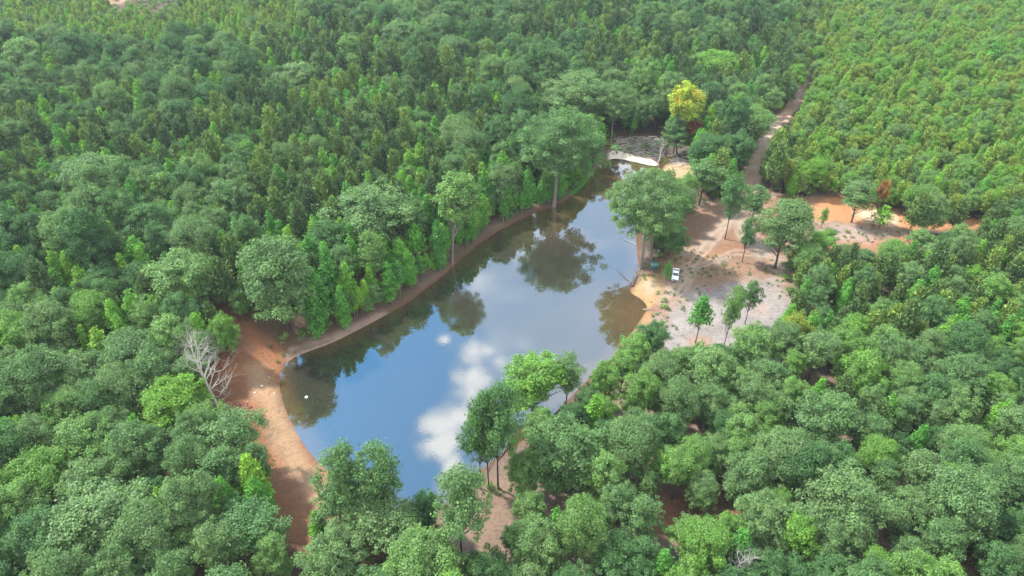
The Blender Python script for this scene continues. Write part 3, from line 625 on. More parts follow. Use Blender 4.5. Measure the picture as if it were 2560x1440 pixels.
def species(i):
    px, py, n, n2, q = bpx[i], bpy_[i], spn[i], sp2[i], rnd[i]
    if px > 1930 - (py - 480) * .25 * (py < 480) and py < 560 and rdR[i] > 0:        # right plantation: young growth, tints lightened further to carry the stronger sun there
        if q < .44: return 'pine', random.uniform(.65, 1.0), random.uniform(.45, .85)
        if q < .60: return 'poplar', random.uniform(.5, 1.0), random.uniform(.5, .85)
        if q < .64: return 'oak', random.uniform(.5, .8), random.uniform(.45, .8)
        return 'open', random.choice([.55, .64, .7, .76, .8, .95]), random.uniform(.4, .78)
    if px > 1960 and py < 900:
        if q < .55: return 'pine', random.uniform(.3, .8), random.uniform(.7, 1.1)
        if q < .70: return 'poplar', random.uniform(.1, .8), random.uniform(.7, 1.0)
        if q < .86: return 'open', random.uniform(.3, .8), random.uniform(.7, 1.0)
        return 'oak', random.uniform(.2, .6), random.uniform(.55, .75)
    if py > 850:                                                                     # near woods
        if px > 1150:
            if q < .62: return 'oak', random.choice([.05, .2, .3, .35, .42, .45, .5, .55, .6, .66, .70]), random.uniform(.5, 1.0)
            if q < .86: return 'open', random.choice([.3, .4, .5, .65, .75]), random.uniform(.75, 1.0)
            if q < .93: return 'poplar', random.uniform(.2, .8), random.uniform(.7, 1)
            return 'pine', .4, random.uniform(.8, 1)
        if q < .78: return 'oak', random.choice([.1, .25, .35, .4, .45, .5, .52, .6, .70]), random.uniform(.7, 1.3)
        if q < .88: return 'poplar', random.uniform(.3, 1), random.uniform(.8, 1.1)
        return 'open', random.uniform(.2, .6), random.uniform(.8, 1.05)
    if sdc[i] < 12:                                                                  # bank strip
        if q < .3: return 'sapling', random.uniform(.1, .8), random.uniform(1.0, 1.7)
        if q < .72: return 'poplar', random.uniform(.0, .7), random.uniform(.95, 1.45)
        return 'open', random.uniform(.3, .7), random.uniform(.95, 1.3)
    if py < 150 and px < 760:  # upper left slope: young growth, lighter tints also stand in for sunlight
        if q < .5: return 'pine', random.uniform(.6, 1.0), random.uniform(.7, 1)
        if q < .9: return 'poplar', random.uniform(.5, 1.0), random.uniform(.6, .95)
        return 'oak', random.uniform(.3, .7), random.uniform(.6, .9)
    # mixed wood: oak stands and pine stands with bright poplars among them
    if n > .56 or (px < 620 and n > .44):
        if q < .60: return 'oak', random.uniform(.0, .62), random.uniform(.8, 1.4)
        if q < .80: return 'pine', random.uniform(.1, .6), random.uniform(.85, 1.2)
        return 'poplar', random.uniform(.2, .9), random.uniform(.8, 1.1)
    pb = .42 if n2 > .6 else .16
    if q < .12: return 'open', random.uniform(.2, .7), random.uniform(.6, 1.05)
    if q < 1 - pb - .08: return 'pine', random.uniform(.0, .75), random.uniform(.75, 1.4)
    if q < 1 - .08: return 'poplar', random.uniform(.15, .85), random.uniform(.75, 1.15)
    return 'oak', random.uniform(.1, .66), random.uniform(.6, 1.25)
rdR = np.zeros(NCAND)
for i in range(NCAND):   # which side of the road
    rdR[i] = 1
for i in range(NCAND):
    x, y = cxv[i], cyv[i]
    if sdc[i] < (1.6 if cxv[i] < 15 and cyv[i] > 125 else 3.2) or rdc[i] < 1.6 + 1.2 * (bpy_[i] > 240): continue
    if 2020 < bpx[i] < 2380 and 575 < bpy_[i] < 700 and rnd[i] * 13 % 1 < .5: continue
    if y < 60 and abs(x) < 40 and y < 52: continue
    kind, tint, s = species(i); var = random.randrange(len(PR[kind])); _, ph, pr_ = PR[kind][var]; r = pr_ * s; h = ph * s
    pk = {'pine': .62, 'poplar': .66, 'sapling': .7, 'oak': .58, 'open': .66}[kind]
    if bpy_[i] > 900 and bpx[i] > 1150: pk *= 1.0
    if bpy_[i] < 130 - .2 * abs(bpx[i] - 150) and bpx[i] < 480 and (spn[i] > .45 or rnd[i] * 7 % 1 < .45): continue
    if near(x, y, r * pk): continue
    z = hz[i]; bad = False
    pts = [(0, h * .97), (0, h * .8), (-r * .8, h * .6), (r * .8, h * .6), (0, h * .45), (0, 0.0)]
    for dx, dz in pts:
        a_, b_, _ = proj(x + dx, y, z + dz)
        if invis(a_, b_): bad = True; break
    if bad: continue
    put(x, y, r * pk); TREES.append(dict(kind=kind, x=x, y=y, s=s, sz=s * random.uniform(.92, 1.08), tint=tint, var=var, label=None, r=r, h=h, man=False))
print('trees', len(TREES))
zs = height(np.array([t['x'] for t in TREES]), np.array([t['y'] for t in TREES]))
for t, z in zip(TREES, zs):
    t['z'] = max(float(z), .05); t['px'], t['py'], t['dep'] = proj(t['x'], t['y'], t['z'] + t['h'] * .7); t['rz'] = random.uniform(0, 6.28)
    hw = t['r'] * F / t['dep']; topy = proj(t['x'], t['y'], t['z'] + t['h'])[1]
    t['vis'] = -hw * .5 < t['px'] < 2560 + hw * .5 and topy < 1435 and t['py'] > -hw * .3

# label text
LM = [('the bare grey tree', 530, 880), ('the red dirt mound', 580, 1030), ('the forked dam oak', 690, 700), ('the very broad oak', 935, 520), ('the slender bank tree', 1130, 480), ('the tallest bank tree', 1395, 350),
      ('the yellow and orange tree', 1712, 250), ('the forest road', 1985, 270), ('the pale silvery oak', 1870, 290), ('the orange clay', 2150, 540), ('the parked pickup', 1688, 690), ('the pale clearing', 1900, 800),
      ('the near pond tip', 1085, 1270), ('the bright shore tree', 1330, 960), ('the large shore oak', 1410, 1130), ('the upper left corner', 0, 0), ('the left edge', 0, 480), ('the lower left edge', 0, 960),
      ('the lower left corner', 0, 1440), ('the bottom edge middle', 1280, 1440), ('the lower right corner', 2560, 1440), ('the right edge', 2560, 720), ('the lower right edge', 2560, 1080), ('the upper right corner', 2560, 0),
      ('the head of the road', 2060, 90), ('the top edge middle', 1280, 0), ('the bright poplar pair', 930, 225), ('the pale topped big oak', 745, 200), ('the dam end trees', 930, 1180), ('the pale leaning tree', 2040, 880), ('the several stemmed tree', 2140, 500),
      ('the bare bottom clay', 1440, 1400), ('the left oak stand', 240, 450), ('the big lower left oak', 250, 1300), ('the big lower right oak', 2110, 1250), ('the lower red gap', 1790, 1280)]
ORD = ['nearest', 'second', 'third', 'fourth', 'fifth', 'sixth', 'seventh', 'eighth', 'ninth', 'tenth', 'eleventh', 'twelfth', 'thirteenth', 'fourteenth', 'fifteenth', 'sixteenth', 'seventeenth', 'eighteenth', 'nineteenth', 'twentieth'] + ['next'] * 400
DIRS = ['right of', 'above right of', 'above', 'above left of', 'left of', 'below left of', 'below', 'below right of']
CW = {'oak': [(.25, 'deep green'), (.42, 'blue green'), (.56, 'grey green'), (.68, 'light green'), (2, 'yellow green')], 'open': [(.4, 'dark green'), (.56, 'mid green'), (2, 'light green')], 'airy': [(2, 'green')], 'tall': [(2, 'green')],
      'poplar': [(.35, 'fresh green'), (.7, 'bright green'), (2, 'yellow green')], 'sapling': [(.5, 'fresh green'), (2, 'yellow green')], 'pine': [(.35, 'dull green'), (.65, 'olive green'), (2, 'light olive')], 'autumn': [(2, 'yellowish')]}
NW = {'oak': 'round broadleaf tree', 'open': 'open crowned tree', 'airy': 'broad tree', 'tall': 'tall tree', 'autumn': 'tree', 'poplar': 'conical young tree', 'sapling': 'thin young tree', 'pine': 'pine'}
def cword(t):
    for a_, b_ in CW[t['kind']]:
        if t['tint'] <= a_: return b_
indiv = []
for nm in ('broadleaf_tree', 'young_tree', 'pine_tree'):
    c_ = [t for t in TREES if KN[t['kind']][0] == nm and t['vis']]; mn = [t for t in c_ if t['man']]; ot = sorted([t for t in c_ if not t['man']], key=lambda t: -t['r'] * t['h'] / t['dep'] ** 2)
    indiv += mn + ot[:300 - len(mn)]
    print(nm, len(c_))
ids = set(id(t) for t in indiv); keyed = {}
for t in indiv:
    if t['label']: continue
    j = min(range(len(LM)), key=lambda k_: (LM[k_][1] - t['px']) ** 2 + (LM[k_][2] - t['py']) ** 2); dx = t['px'] - LM[j][1]; dy = LM[j][2] - t['py']
    di = int(round(math.degrees(math.atan2(dy, dx)) / 45)) % 8
    t['key'] = (f"{cword(t)} {NW[t['kind']]}", j, di); keyed.setdefault(t['key'], []).append((dx * dx + dy * dy, id(t), t))
for k_, lst in keyed.items():
    lst.sort(key=lambda a_: a_[0])
    for n_, (_, _, t) in enumerate(lst):
        t['label'] = f"{k_[0]}, {ORD[n_]} {DIRS[k_[2]]} {LM[k_[1]][0]}" if len(lst) > 1 else f"{k_[0]}, the one {DIRS[k_[2]]} {LM[k_[1]][0]}"
GRP = {'broadleaf_tree': 'broadleaf trees of the woods round the pond', 'young_tree': 'bright young trees among the woods', 'pine_tree': 'pine trees of the woods'}
FIRST = {}
for t in indiv:
    nm, cat = KN[t['kind']]; (cm, tm), ph, prr = PR[t['kind']][t['var']]
    e = empty(nm, (t['x'], t['y'], t['z']), t['rz']); e.scale = (t['s'], t['s'], t['sz']); tag(e, t['label'], cat, GRP[nm])
    c_ = link('crown', cm, None, e); c_['tint'] = float(t['tint']); k_ = link('trunk', tm, None, e)
    FIRST.setdefault((t['kind'], t['var']), (c_, k_))

def scatter(name, pts, protos, label, cat, mat_note=None):
    """ONE object whose geometry nodes set a tree at each of its points; pts: (x,y,z,rz,sx,sz,tint)"""
    P_ = np.array(pts, float); me = bpy.data.meshes.new(name); me.vertices.add(len(P_)); me.vertices.foreach_set('co', P_[:, :3].astype(np.float32).ravel())
    for an, data, ty in (('rotz', P_[:, 3], 'FLOAT'), ('tint', P_[:, 6], 'FLOAT')):
        at2 = me.attributes.new(an, ty, 'POINT'); at2.data.foreach_set('value', data.astype(np.float32))
    at2 = me.attributes.new('scl', 'FLOAT_VECTOR', 'POINT'); at2.data.foreach_set('vector', np.stack([P_[:, 4], P_[:, 4], P_[:, 5]], 1).astype(np.float32).ravel())
    o = link(name, me); g_ = bpy.data.node_groups.new(name, 'GeometryNodeTree')
    g_.interface.new_socket('Geometry', in_out='INPUT', socket_type='NodeSocketGeometry'); g_.interface.new_socket('Geometry', in_out='OUTPUT', socket_type='NodeSocketGeometry')
    gi = g_.nodes.new('NodeGroupInput'); go = g_.nodes.new('NodeGroupOutput'); jn = g_.nodes.new('GeometryNodeJoinGeometry')
    for (a_, b_) in protos:
        j2 = g_.nodes.new('GeometryNodeJoinGeometry')
        for ob in (a_, b_):
            oi = g_.nodes.new('GeometryNodeObjectInfo'); oi.inputs[0].default_value = ob; oi.transform_space = 'ORIGINAL'; g_.links.new(oi.outputs['Geometry'], j2.inputs[0])
        ti = g_.nodes.new('GeometryNodeGeometryToInstance'); g_.links.new(j2.outputs[0], ti.inputs[0]); g_.links.new(ti.outputs[0], jn.inputs[0])
    ip = g_.nodes.new('GeometryNodeInstanceOnPoints'); g_.links.new(gi.outputs[0], ip.inputs['Points']); g_.links.new(jn.outputs[0], ip.inputs['Instance']); ip.inputs['Pick Instance'].default_value = True
    na = lambda nm_, dt: (lambda n_: (setattr(n_, 'data_type', dt), n_.inputs[0].__setattr__('default_value', nm_), n_)[-1])(g_.nodes.new('GeometryNodeInputNamedAttribute'))
    rz_ = na('rotz', 'FLOAT'); sc_ = na('scl', 'FLOAT_VECTOR'); cx = g_.nodes.new('ShaderNodeCombineXYZ')
    g_.links.new([s_ for s_ in rz_.outputs if s_.enabled][0], cx.inputs[2]); g_.links.new(cx.outputs[0], ip.inputs['Rotation']); g_.links.new([s_ for s_ in sc_.outputs if s_.enabled][0], ip.inputs['Scale'])
    ri = g_.nodes.new('FunctionNodeRandomValue'); ri.data_type = 'INT'; ri.inputs[4].default_value = 0; ri.inputs[5].default_value = len(protos) - 1
    g_.links.new(ri.outputs[2], ip.inputs['Instance Index']); g_.links.new(ip.outputs[0], go.inputs[0])
    md = o.modifiers.new('trees', 'NODES'); md.node_group = g_
    tag(o, label, cat, kind='stuff'); return o
rest = [t for t in TREES if id(t) not in ids and not t['man']]
for kinds, name, label in ((('oak', 'open'), 'broadleaf_forest', 'mass of round broadleaf trees filling the farther woods'), (('poplar', 'sapling'), 'young_forest', 'mass of bright conical young trees in the farther woods'), (('pine',), 'pine_forest', 'mass of dull green pines in the farther woods')):
    for_k = [t for t in rest if t['kind'] in kinds]
    prs = [v_ for k_, v_ in FIRST.items() if k_[0] in kinds]
    # scale is relative to the prototypes, which are of near equal size within a kind
    scatter(name, [(t['x'], t['y'], t['z'], t['rz'], t['s'], t['sz'], t['tint']) for t in for_k], prs, label, 'forest')
# undergrowth: low green growth below the trees, too much to count
ug = []
for i in range(0, NCAND, 4):
    if len(ug) > 14000: break
    x, y = cxv[i], cyv[i]
    if sdc[i] < (1.3 if bpx[i] < 1500 and bpx[i] > 900 else 3.5) or rdc[i] < 4.0: continue
    low = bpy_[i] > 850 and bpx[i] > 1150
    if low and rnd[i] > .35: continue
    if 2000 < bpx[i] < 2400 and 560 < bpy_[i] < 710 and rnd[i] > .25: continue
    if invis(bpx[i], bpy_[i]) and not (sdc[i] < 9 and bpx[i] < 1500 and rnd[i] < .9 and bpx[i] > 880): continue
    s_ = random.uniform(.7, 1.9); ug.append((x, y, hz[i], random.uniform(0, 6.28), s_, s_ * random.uniform(.8, 1.5), random.uniform(0, .8)))
shp = []
for k_, ((cm, tm), ph, prr) in enumerate(PR['shrub']):
    g = at([1655, 1660][k_], [815, 770][k_], 1); e = empty('shrub', (g[0], g[1], gz(g[0], g[1])))
    tag(e, ['small green shrub at the shore corner of the pale clearing', 'small green shrub beside the beach'][k_], 'shrub', 'shrubs by the beach')
    c_ = link('leaves', cm, None, e); c_['tint'] = .6; shp.append((c_, link('stem', tm, None, e)))
scatter('undergrowth', ug, shp, 'low green undergrowth below the trees', 'undergrowth')
# ------------------------------------------------------------ bare trees and dead wood
def branchy(mb, p, d, ln, r, depth, spread=.55, up=.12, k=5, kids=3, crook=.18, tips=None):
    n = 4; pts = [p]; rad = [r]
    for i in range(n):
        d = unit(d + rng.normal(size=3) * crook + np.array([0, 0, up])); pts.append(pts[-1] + d * ln / n); rad.append(r * (1 - .55 * (i + 1) / n) if depth else r * (1 - .85 * (i + 1) / n))
    mb.tube(pts, rad, max(3, k))
    if tips is not None and depth == 0: tips.append(pts[-1])
    if depth:
        for j in range(kids):
            i = random.choice([1, 2, 3, 4]) if j else 4; q = pts[i]
            branchy(mb, q, unit(d + rng.normal(size=3) * spread), ln * random.uniform(.55, .8), rad[i] * .68, depth - 1, spread, up, k - 1, kids, crook, tips)
def bare_tree(name, label, base, h, lean=(0, 0), depth=4, spread=.75, r=.3, group=None, kids=3):
    e = empty(name, (base[0], base[1], gz(base[0], base[1]))); tag(e, label, 'dead tree', group)
    t = MB(); top = np.array([lean[0], lean[1], h * .86]); n = 8; pts = [np.array([0, 0, -.5]) + (top - np.array([0, 0, -.5])) * i / n + np.array([math.sin(i * .9) * .15, math.cos(i * 1.3) * .12, 0]) for i in range(n + 1)]
    rad = [r * (1.15 - .95 * i / n) for i in range(n + 1)]; t.tube(pts, rad, 8); t.build('trunk', M['dead'], e, smooth_=True)
    b = MB()
    for i in range(2, n + 1):
        for j in range(3 if i > 3 else 2):
            an = i * 2.1 + j * 2.2 + random.uniform(-.5, .5); t_ = i / n
            branchy(b, pts[i], unit(np.array([math.cos(an), math.sin(an), .8 + .9 * t_])), h * (.26 - .12 * t_) * random.uniform(.8, 1.15), rad[i] * .42 + .035, depth - 1, spread * .75, .08, 4, kids)
    b.build('branches', M['dead'], e); return e
g = at(545, 1022, 2); bare_tree('dead_tree', 'bare grey leafless tree standing at the edge of the red dam dirt', g, 23, (-1.2, 0), 5, r=.42, kids=3)
g = at(549, 1000, 2); bare_tree('dead_tree', 'thin bent bare sapling leaning right beside the bare grey tree', g, 10, (4.5, -1), 2, r=.1)
g = at(1646, 400, 1); bare_tree('dead_tree', 'white bare snag at the end of the sand spit', g, 9, (1.5, 1), 3, r=.28)
g = at(1392, 700, 1)
for (px, py, h, lab) in ((60, 720, 15, 'grey dead treetop poking out of the woods at the left edge'), (1810, 1500, 15, 'white dead treetop at the bottom right of the middle'), (1835, 1490, 13, 'smaller white dead treetop right of the other one at the bottom')):
    g = at(px, py, 1); bare_tree('dead_tree', lab, g, h, (.8, .3), 3, r=.16)

def log(px, py, px2, py2, r, label, group=None, z=.25, mat='drift', twigs=3, zz=None):
    a = at(px, py, 1.0 if zz is None else zz); b = at(px2, py2, 1.0 if zz is None else zz); za = gz(a[0], a[1]) if zz is None else zz; zb = gz(b[0], b[1]) if zz is None else zz
    L_ = math.hypot(b[0] - a[0], b[1] - a[1]); an = math.atan2(b[1] - a[1], b[0] - a[0]); mb = MB(); n = 6; dz = (zb - za)
    pts = [np.array([L_ * i / n, math.sin(i * 1.7 + r * 40) * L_ * .02, r + z * .3 + dz * i / n + random.uniform(-.03, .05)]) for i in range(n + 1)]
    mb.tube(pts, [r * (1 - .6 * i / n) for i in range(n + 1)], 7)
    o = empty('fallen_log', (a[0], a[1], za), an); tag(o, label, 'fallen log', group); mb.build('stem', M[mat], o, smooth_=True)
    if twigs:
        tb = MB()
        for j in range(twigs):
            q = pts[random.randint(2, n)]; branchy(tb, q, unit(np.array([.6, random.choice([-1, 1]) * .8, .5])), L_ * .28, r * .35, 1, .5, 0, 4, 2)
        tb.build('branches', M[mat], o)
    return o
log(1548, 372, 1640, 398, .28, 'long pale log lying along the left sand spit', 'logs at the head of the pond')
log(1560, 362, 1622, 381, .18, 'thin pale log just above the left sand spit', 'logs at the head of the pond')
log(1668, 384, 1745, 379, .24, 'long grey log above the brown inlet', 'logs at the head of the pond', twigs=2)
log(1690, 398, 1740, 404, .2, 'grey log among brush above the right sand spit', 'logs at the head of the pond')
log(1683, 388, 1725, 396, .17, 'short grey log below the long one over the inlet', 'logs at the head of the pond')
log(1640, 345, 1628, 372, .16, 'pale pole leaning in the brush behind the left spit', 'logs at the head of the pond')
log(538, 782, 620, 806, .22, 'pale fallen trunk in the shade at the top of the dam', 'fallen trunks at the dam', twigs=4)
log(575, 775, 612, 815, .15, 'thin pale fallen pole crossing the trunk at the dam top', 'fallen trunks at the dam')
log(775, 1345, 850, 1372, .2, 'pale log in the brush pile near the bottom left', 'logs under the near trees', twigs=4)
log(790, 1362, 838, 1350, .14, 'thin pale log crossing the brush pile near the bottom left', 'logs under the near trees')
log(1275, 1425, 1330, 1445, .12, 'thin white branch on the ground by the bottom edge', 'logs under the near trees')
log(1415, 1362, 1440, 1356, .12, 'short white log beside the black trunked round tree', 'logs under the near trees', twigs=0)
log(1608, 766, 1632, 770, .16, 'dark driftwood log at the shore of the pale clearing', None, twigs=2)
log(1582, 712, 1594, 684, .22, 'brown root tangle on the waterline below the big trees', None, mat='bark_dark', twigs=6)
log(1571, 704, 1543, 676, .10, 'drowned branch reaching out from the beach under water', 'branches standing in the pond', twigs=1, zz=.0, mat='bark_dark')
log(1590, 612, 1548, 592, .07, 'thin pale branch standing out of the water left of the big trunks', 'branches standing in the pond', twigs=2, zz=.15, mat='dead')
# brush behind the spits: sticks past counting
mb = MB()
for i in range(620):
    if i < 420: px, py = random.uniform(1535, 1660), random.uniform(345, 392); py = max(py, 345); 
    else: px, py = random.uniform(1680, 1765), random.uniform(375, 418)
    if i < 420 and py > 372 + (px - 1535) * .24: continue
    g = at(px, py, 1.2); 
    if sd1(g[0], g[1]) < .5: continue
    an = random.gauss(.1, .7) + (math.pi / 2 if random.random() < .15 else 0); l = random.uniform(1.2, 4.5); z = gz(g[0], g[1]) + random.uniform(.05, .7)
    d = np.array([math.cos(an), math.sin(an), random.uniform(-.12, .3)]) * l; p = np.array([g[0], g[1], z]); mb.tube([p - d / 2, p + rng.normal(size=3) * .12, p + d / 2], [.10, .08, .04], 4)
tag(mb.build('brushwood', plain('pale_brush', (.42, .37, .34), .85, var=.7, scale=.35)), 'tangle of grey sticks behind the sand spits', 'brushwood', kind='stuff')
# straw and twig litter on open ground
mb = MB(); Vs = []; n_l = 0
def litter(n, x0, x1, y0, y1, chk):
    out = []
    while len(out) < n:
        px, py = random.uniform(x0, x1), random.uniform(y0, y1); g = at(px, py, 1.2)
        if chk(px, py) and sd1(g[0], g[1]) > .8: out.append(g)
    return out
CLRP = np.array([(1640,740),(1700,560),(1850,490),(2250,540),(2440,570),(2280,620),(2080,690),(1960,660),(2000,860),(1700,950),(1560,880)], float)
Q_ = litter(1500, 1560, 2300, 500, 960, lambda a, b: inp1(a, b, CLRP.tolist())) + litter(500, 540, 820, 780, 1260, lambda a, b: inp1(a, b, VIS[0])) + litter(1200, 1180, 2000, 1050, 1440, lambda a, b: True) + litter(500, 720, 1500, 470, 890, lambda a, b: inp1(a, b, VIS[0]))
Q_ = np.array(Q_); zz_ = height(Q_[:, 0], Q_[:, 1])
for (x, y, _), z in zip(Q_, zz_):
    an = random.uniform(0, 3.14); l = random.uniform(.3, 1.3); d = np.array([math.cos(an) * l / 2, math.sin(an) * l / 2, 0]); p = np.array([x, y, z + .05]); mb.tube([p - d, p + d], [.035, .02], 3)
tag(mb.build('twig_litter', plain('twigs', (.28, .22, .17), .9, var=.5, scale=.3)), 'scattered twigs and straw on the bare ground', 'litter', kind='stuff')
# weeds on the clearing
wp = []
for (a, b, sx_, sy_, n) in ((1740, 650, 60, 14, 40), (1800, 678, 60, 9, 60), (1660, 775, 25, 18, 22), (1690, 730, 30, 18, 20), (1640, 662, 18, 10, 26), (1700, 815, 30, 15, 12), (1650, 640, 12, 20, 22), (1930, 690, 25, 12, 20), (2120, 575, 60, 20, 40), (2200, 600, 60, 15, 30), (1960, 745, 14, 40, 20), (1610, 690, 25, 6, 14), (1600, 376, 40, 9, 16),
                         (1455, 465, 16, 16, 110), (1590, 368, 34, 10, 200), (1250, 1225, 30, 8, 14), (1000, 760, 60, 30, 40), (860, 835, 60, 14, 16), (1180, 630, 60, 30, 34), (1700, 620, 30, 10, 14), (690, 880, 60, 30, 10)):
    for _ in range(n):
        px, py = random.gauss(a, sx_), random.gauss(b, sy_); g = at(px, py, 1.2)
        if sd1(g[0], g[1]) < 1.0: continue
        s_ = random.uniform(.15, .5); wp.append((g[0], g[1], gz(g[0], g[1]) - .05, random.uniform(0, 6), s_, s_ * random.uniform(.6, 1.2), random.uniform(.2, .95)))
scatter('weeds', wp, shp, 'low green weeds dotted over the open soil', 'weeds')
for (px, py, s_, lab) in ((1615, 372, 1.3, 'bright green bush in the brush behind the left sand spit'), (1572, 378, 1.1, 'green bush in the brush above the left end of the spit'), (1628, 388, 1.0, 'small bright bush by the white snag'), (1662, 752, .8, 'leafy weed bush on the pale clearing near the beach'), (1708, 770, .5, 'tiny weed bush right of the leafy weed bush'), (1648, 640, 1.1, 'dark green bush between the box blind and the black bin'),
                        (1657, 424, .8, 'small bush on the tip of the right sand spit'), (1228, 1222, .9, 'yellowish green bush at the feet of the slim dark trees')):
    (cm, tm), ph, prr = PR['shrub'][0]; g = at(px, py, 1.2); e = empty('shrub', (g[0], g[1], gz(g[0], g[1])), random.uniform(0, 6)); e.scale = (s_, s_, s_); tag(e, lab, 'shrub', 'shrubs by the beach')
    c_ = link('leaves', cm, None, e); c_['tint'] = .7; link('stem', tm, None, e)

# ------------------------------------------------------------ red dirt mound, rocks, float
def lumpy(name, rx, ry, rz_, amp, n=22, seed=0, flatten=True):
    bm = bmesh.new(); bmesh.ops.create_icosphere(bm, subdivisions=4, radius=1.0); from mathutils import noise
    for v_ in bm.verts:
        p = v_.co.copy(); k_ = 1 + amp * noise.fractal(p * 2.2 + Vector((seed, 0, 0)), .8, 2.0, 4); v_.co = Vector((p.x * rx * k_, p.y * ry * k_, p.z * rz_ * k_))
    me = bpy.data.meshes.new(name); bm.to_mesh(me); bm.free(); return me
md_ = plain('red_dirt', (.20, .085, .05), .95, var=.45, scale=1.2, bump=.8)
for (px, py, rx, ry, h, a, lab) in ((572, 1022, 4.6, 2.6, 1.7, .5, 'mound of dark red dirt at the foot of the bare grey tree'), (612, 1032, 2.4, 1.6, 1.1, 1.7, 'smaller heap of dark red dirt right of the big mound')):
    g = at(px, py, 2); o = link('dirt_mound', lumpy('dirt_mound', rx, ry, h, .35, seed=a), md_, None, (g[0], g[1], gz(g[0], g[1]) + .1)); tag(o, lab, 'mound')
st = plain('pale_stone', (.62, .58, .52), .8, var=.15)
for (px, py, r_, lab) in ((653, 962, .34, 'pale stone in the middle of the red dam dirt'), (636, 979, .26, 'pale flat stone left of the dam track'), (617, 1002, .22, 'small pale stone above the smaller dirt heap'), (551, 955, .2, 'small pale stone right of the bare grey trunk'), (683, 976, .18, 'tiny pale stone beside the dam track near the water'), (672, 938, .16, 'tiny pale stone at the top of the dam track')):
    g = at(px, py, 1.4); o = link('stone', lumpy('stone', r_, r_ * .8, r_ * .6, .3, seed=px), st, None, (g[0], g[1], gz(g[0], g[1]) + r_ * .25)); tag(o, lab, 'stone')
g = at(766, 993, .2); e = empty('float', (g[0], g[1], 0)); tag(e, 'white round float with a dark underside on the water near the dam', 'float')
def lathe(prof, k=24):
    mb_ = MB(); V = []; 
    for r_, z in prof:
        for j in range(k): V.append((r_ * math.cos(2 * math.pi * j / k), r_ * math.sin(2 * math.pi * j / k), z))
    Qs = [(i * k + j, i * k + (j + 1) % k, (i + 1) * k + (j + 1) % k, (i + 1) * k + j) for i in range(len(prof) - 1) for j in range(k)]
    mb_.add(V, Qs); return mb_
white = plain('white_paint', (.82, .83, .85), .3, var=.03); black = plain('black_plastic', (.02, .022, .025), .5, var=.1)
lathe([(.001, .40), (.24, .39), (.34, .33), (.37, .24)]).build('lid', white, e, smooth_=True); lathe([(.36, .239), (.38, .1), (.33, -.2), (.001, -.25)]).build('drum', black, e, smooth_=True)

# ------------------------------------------------------------ pickup
def polymesh(name, V, F_, mat, parent, loc=None, bevel=.03):
    me = bpy.data.meshes.new(name); me.from_pydata(V, [], F_); me.update(); o = link(name, me, mat, parent, loc)
    if bevel:
        b_ = o.modifiers.new('bevel', 'BEVEL'); b_.width = bevel; b_.segments = 2; b_.limit_method = 'ANGLE'
    return o
def prism(name, prof, w0, w1f, mat, parent, bevel=.04):
    """side profile (y,z) swept across x, half width w0, per point narrowing w1f(z)"""
    n = len(prof); V = [(-w0 * w1f(z), y, z) for y, z in prof] + [(w0 * w1f(z), y, z) for y, z in prof]
    F_ = [tuple(range(n)), tuple(range(2 * n - 1, n - 1, -1))] + [((i + 1) % n, i, n + i, n + (i + 1) % n) for i in range(n)]
    return polymesh(name, V, F_, mat, parent, None, bevel)
g = at(1688, 691, 1.2); e = empty('pickup_truck', (g[0], g[1], gz(g[0], g[1]) + .05), R(-15)); tag(e, 'white pickup truck', 'pickup truck')
e['label'] = 'white pickup truck with an empty grey bed parked alone on the clearing'
tk_white = plain('truck_white', (.85, .86, .88), .25, var=.02); glass = plain('truck_glass', (.03, .05, .08), .08, var=.1); greyp = plain('bed_grey', (.22, .23, .26), .6, var=.1); chrome = plain('truck_chrome', (.5, .5, .55), .25, metal=.8); navy = plain('truck_dark', (.03, .035, .08), .4)
one = lambda z: 1.0
# y: front is -y ; 5.8 m long
prism('body', [(-2.85, .45), (-2.9, .95), (-2.75, 1.12), (-1.25, 1.22), (.95, 1.22), (.95, .45)], .97, one, tk_white, e)
prism('cabin', [(-1.3, 1.21), (-.55, 1.82), (.55, 1.86), (.93, 1.25), (.93, 1.15), (-1.3, 1.15)], .93, lambda z: 1 - .13 * max(0, (z - 1.2) / .65), tk_white, e, .05)
V = [(-.83, -1.30, 1.27), (.83, -1.30, 1.27), (.74, -.64, 1.80), (-.74, -.64, 1.80)]; nrm = np.array([0, -.62, .78]) * .03
polymesh('windshield', [tuple(np.array(v_) + nrm) for v_ in V], [(0, 1, 2, 3)], glass, e, bevel=0)
for s_ in (-1, 1):
    w_ = polymesh('side_window', [(s_ * .945, -1.05, 1.28), (s_ * .945, .75, 1.28), (s_ * .865, .45, 1.76), (s_ * .865, -.52, 1.76)], [(0, 1, 2, 3)], glass, e, bevel=0)
polymesh('rear_window', [(-.75, .965, 1.3), (.75, .965, 1.3), (.7, .66, 1.76), (-.7, .66, 1.76)], [(0, 1, 2, 3)], glass, e, bevel=0)
mb = MB(); mb.box((0, 1.93, .68), (1.78, 1.9, .06)); mb.build('bed_floor', greyp, e)
for s_ in (-1, 1):
    mb = MB(); mb.box((s_ * .93, 1.93, .85), (.10, 1.95, .72)); mb.build('bed_side', tk_white, e)
mb = MB(); mb.box((0, 2.87, .85), (1.76, .08, .70)); tg_ = mb.build('tailgate', tk_white, e)
mb = MB(); mb.box((0, -2.93, .82), (1.3, .06, .30)); mb.build('grille', navy, e)
mb = MB(); mb.box((0, -2.98, .50), (1.9, .14, .22)); mb.build('bumper', chrome, e)
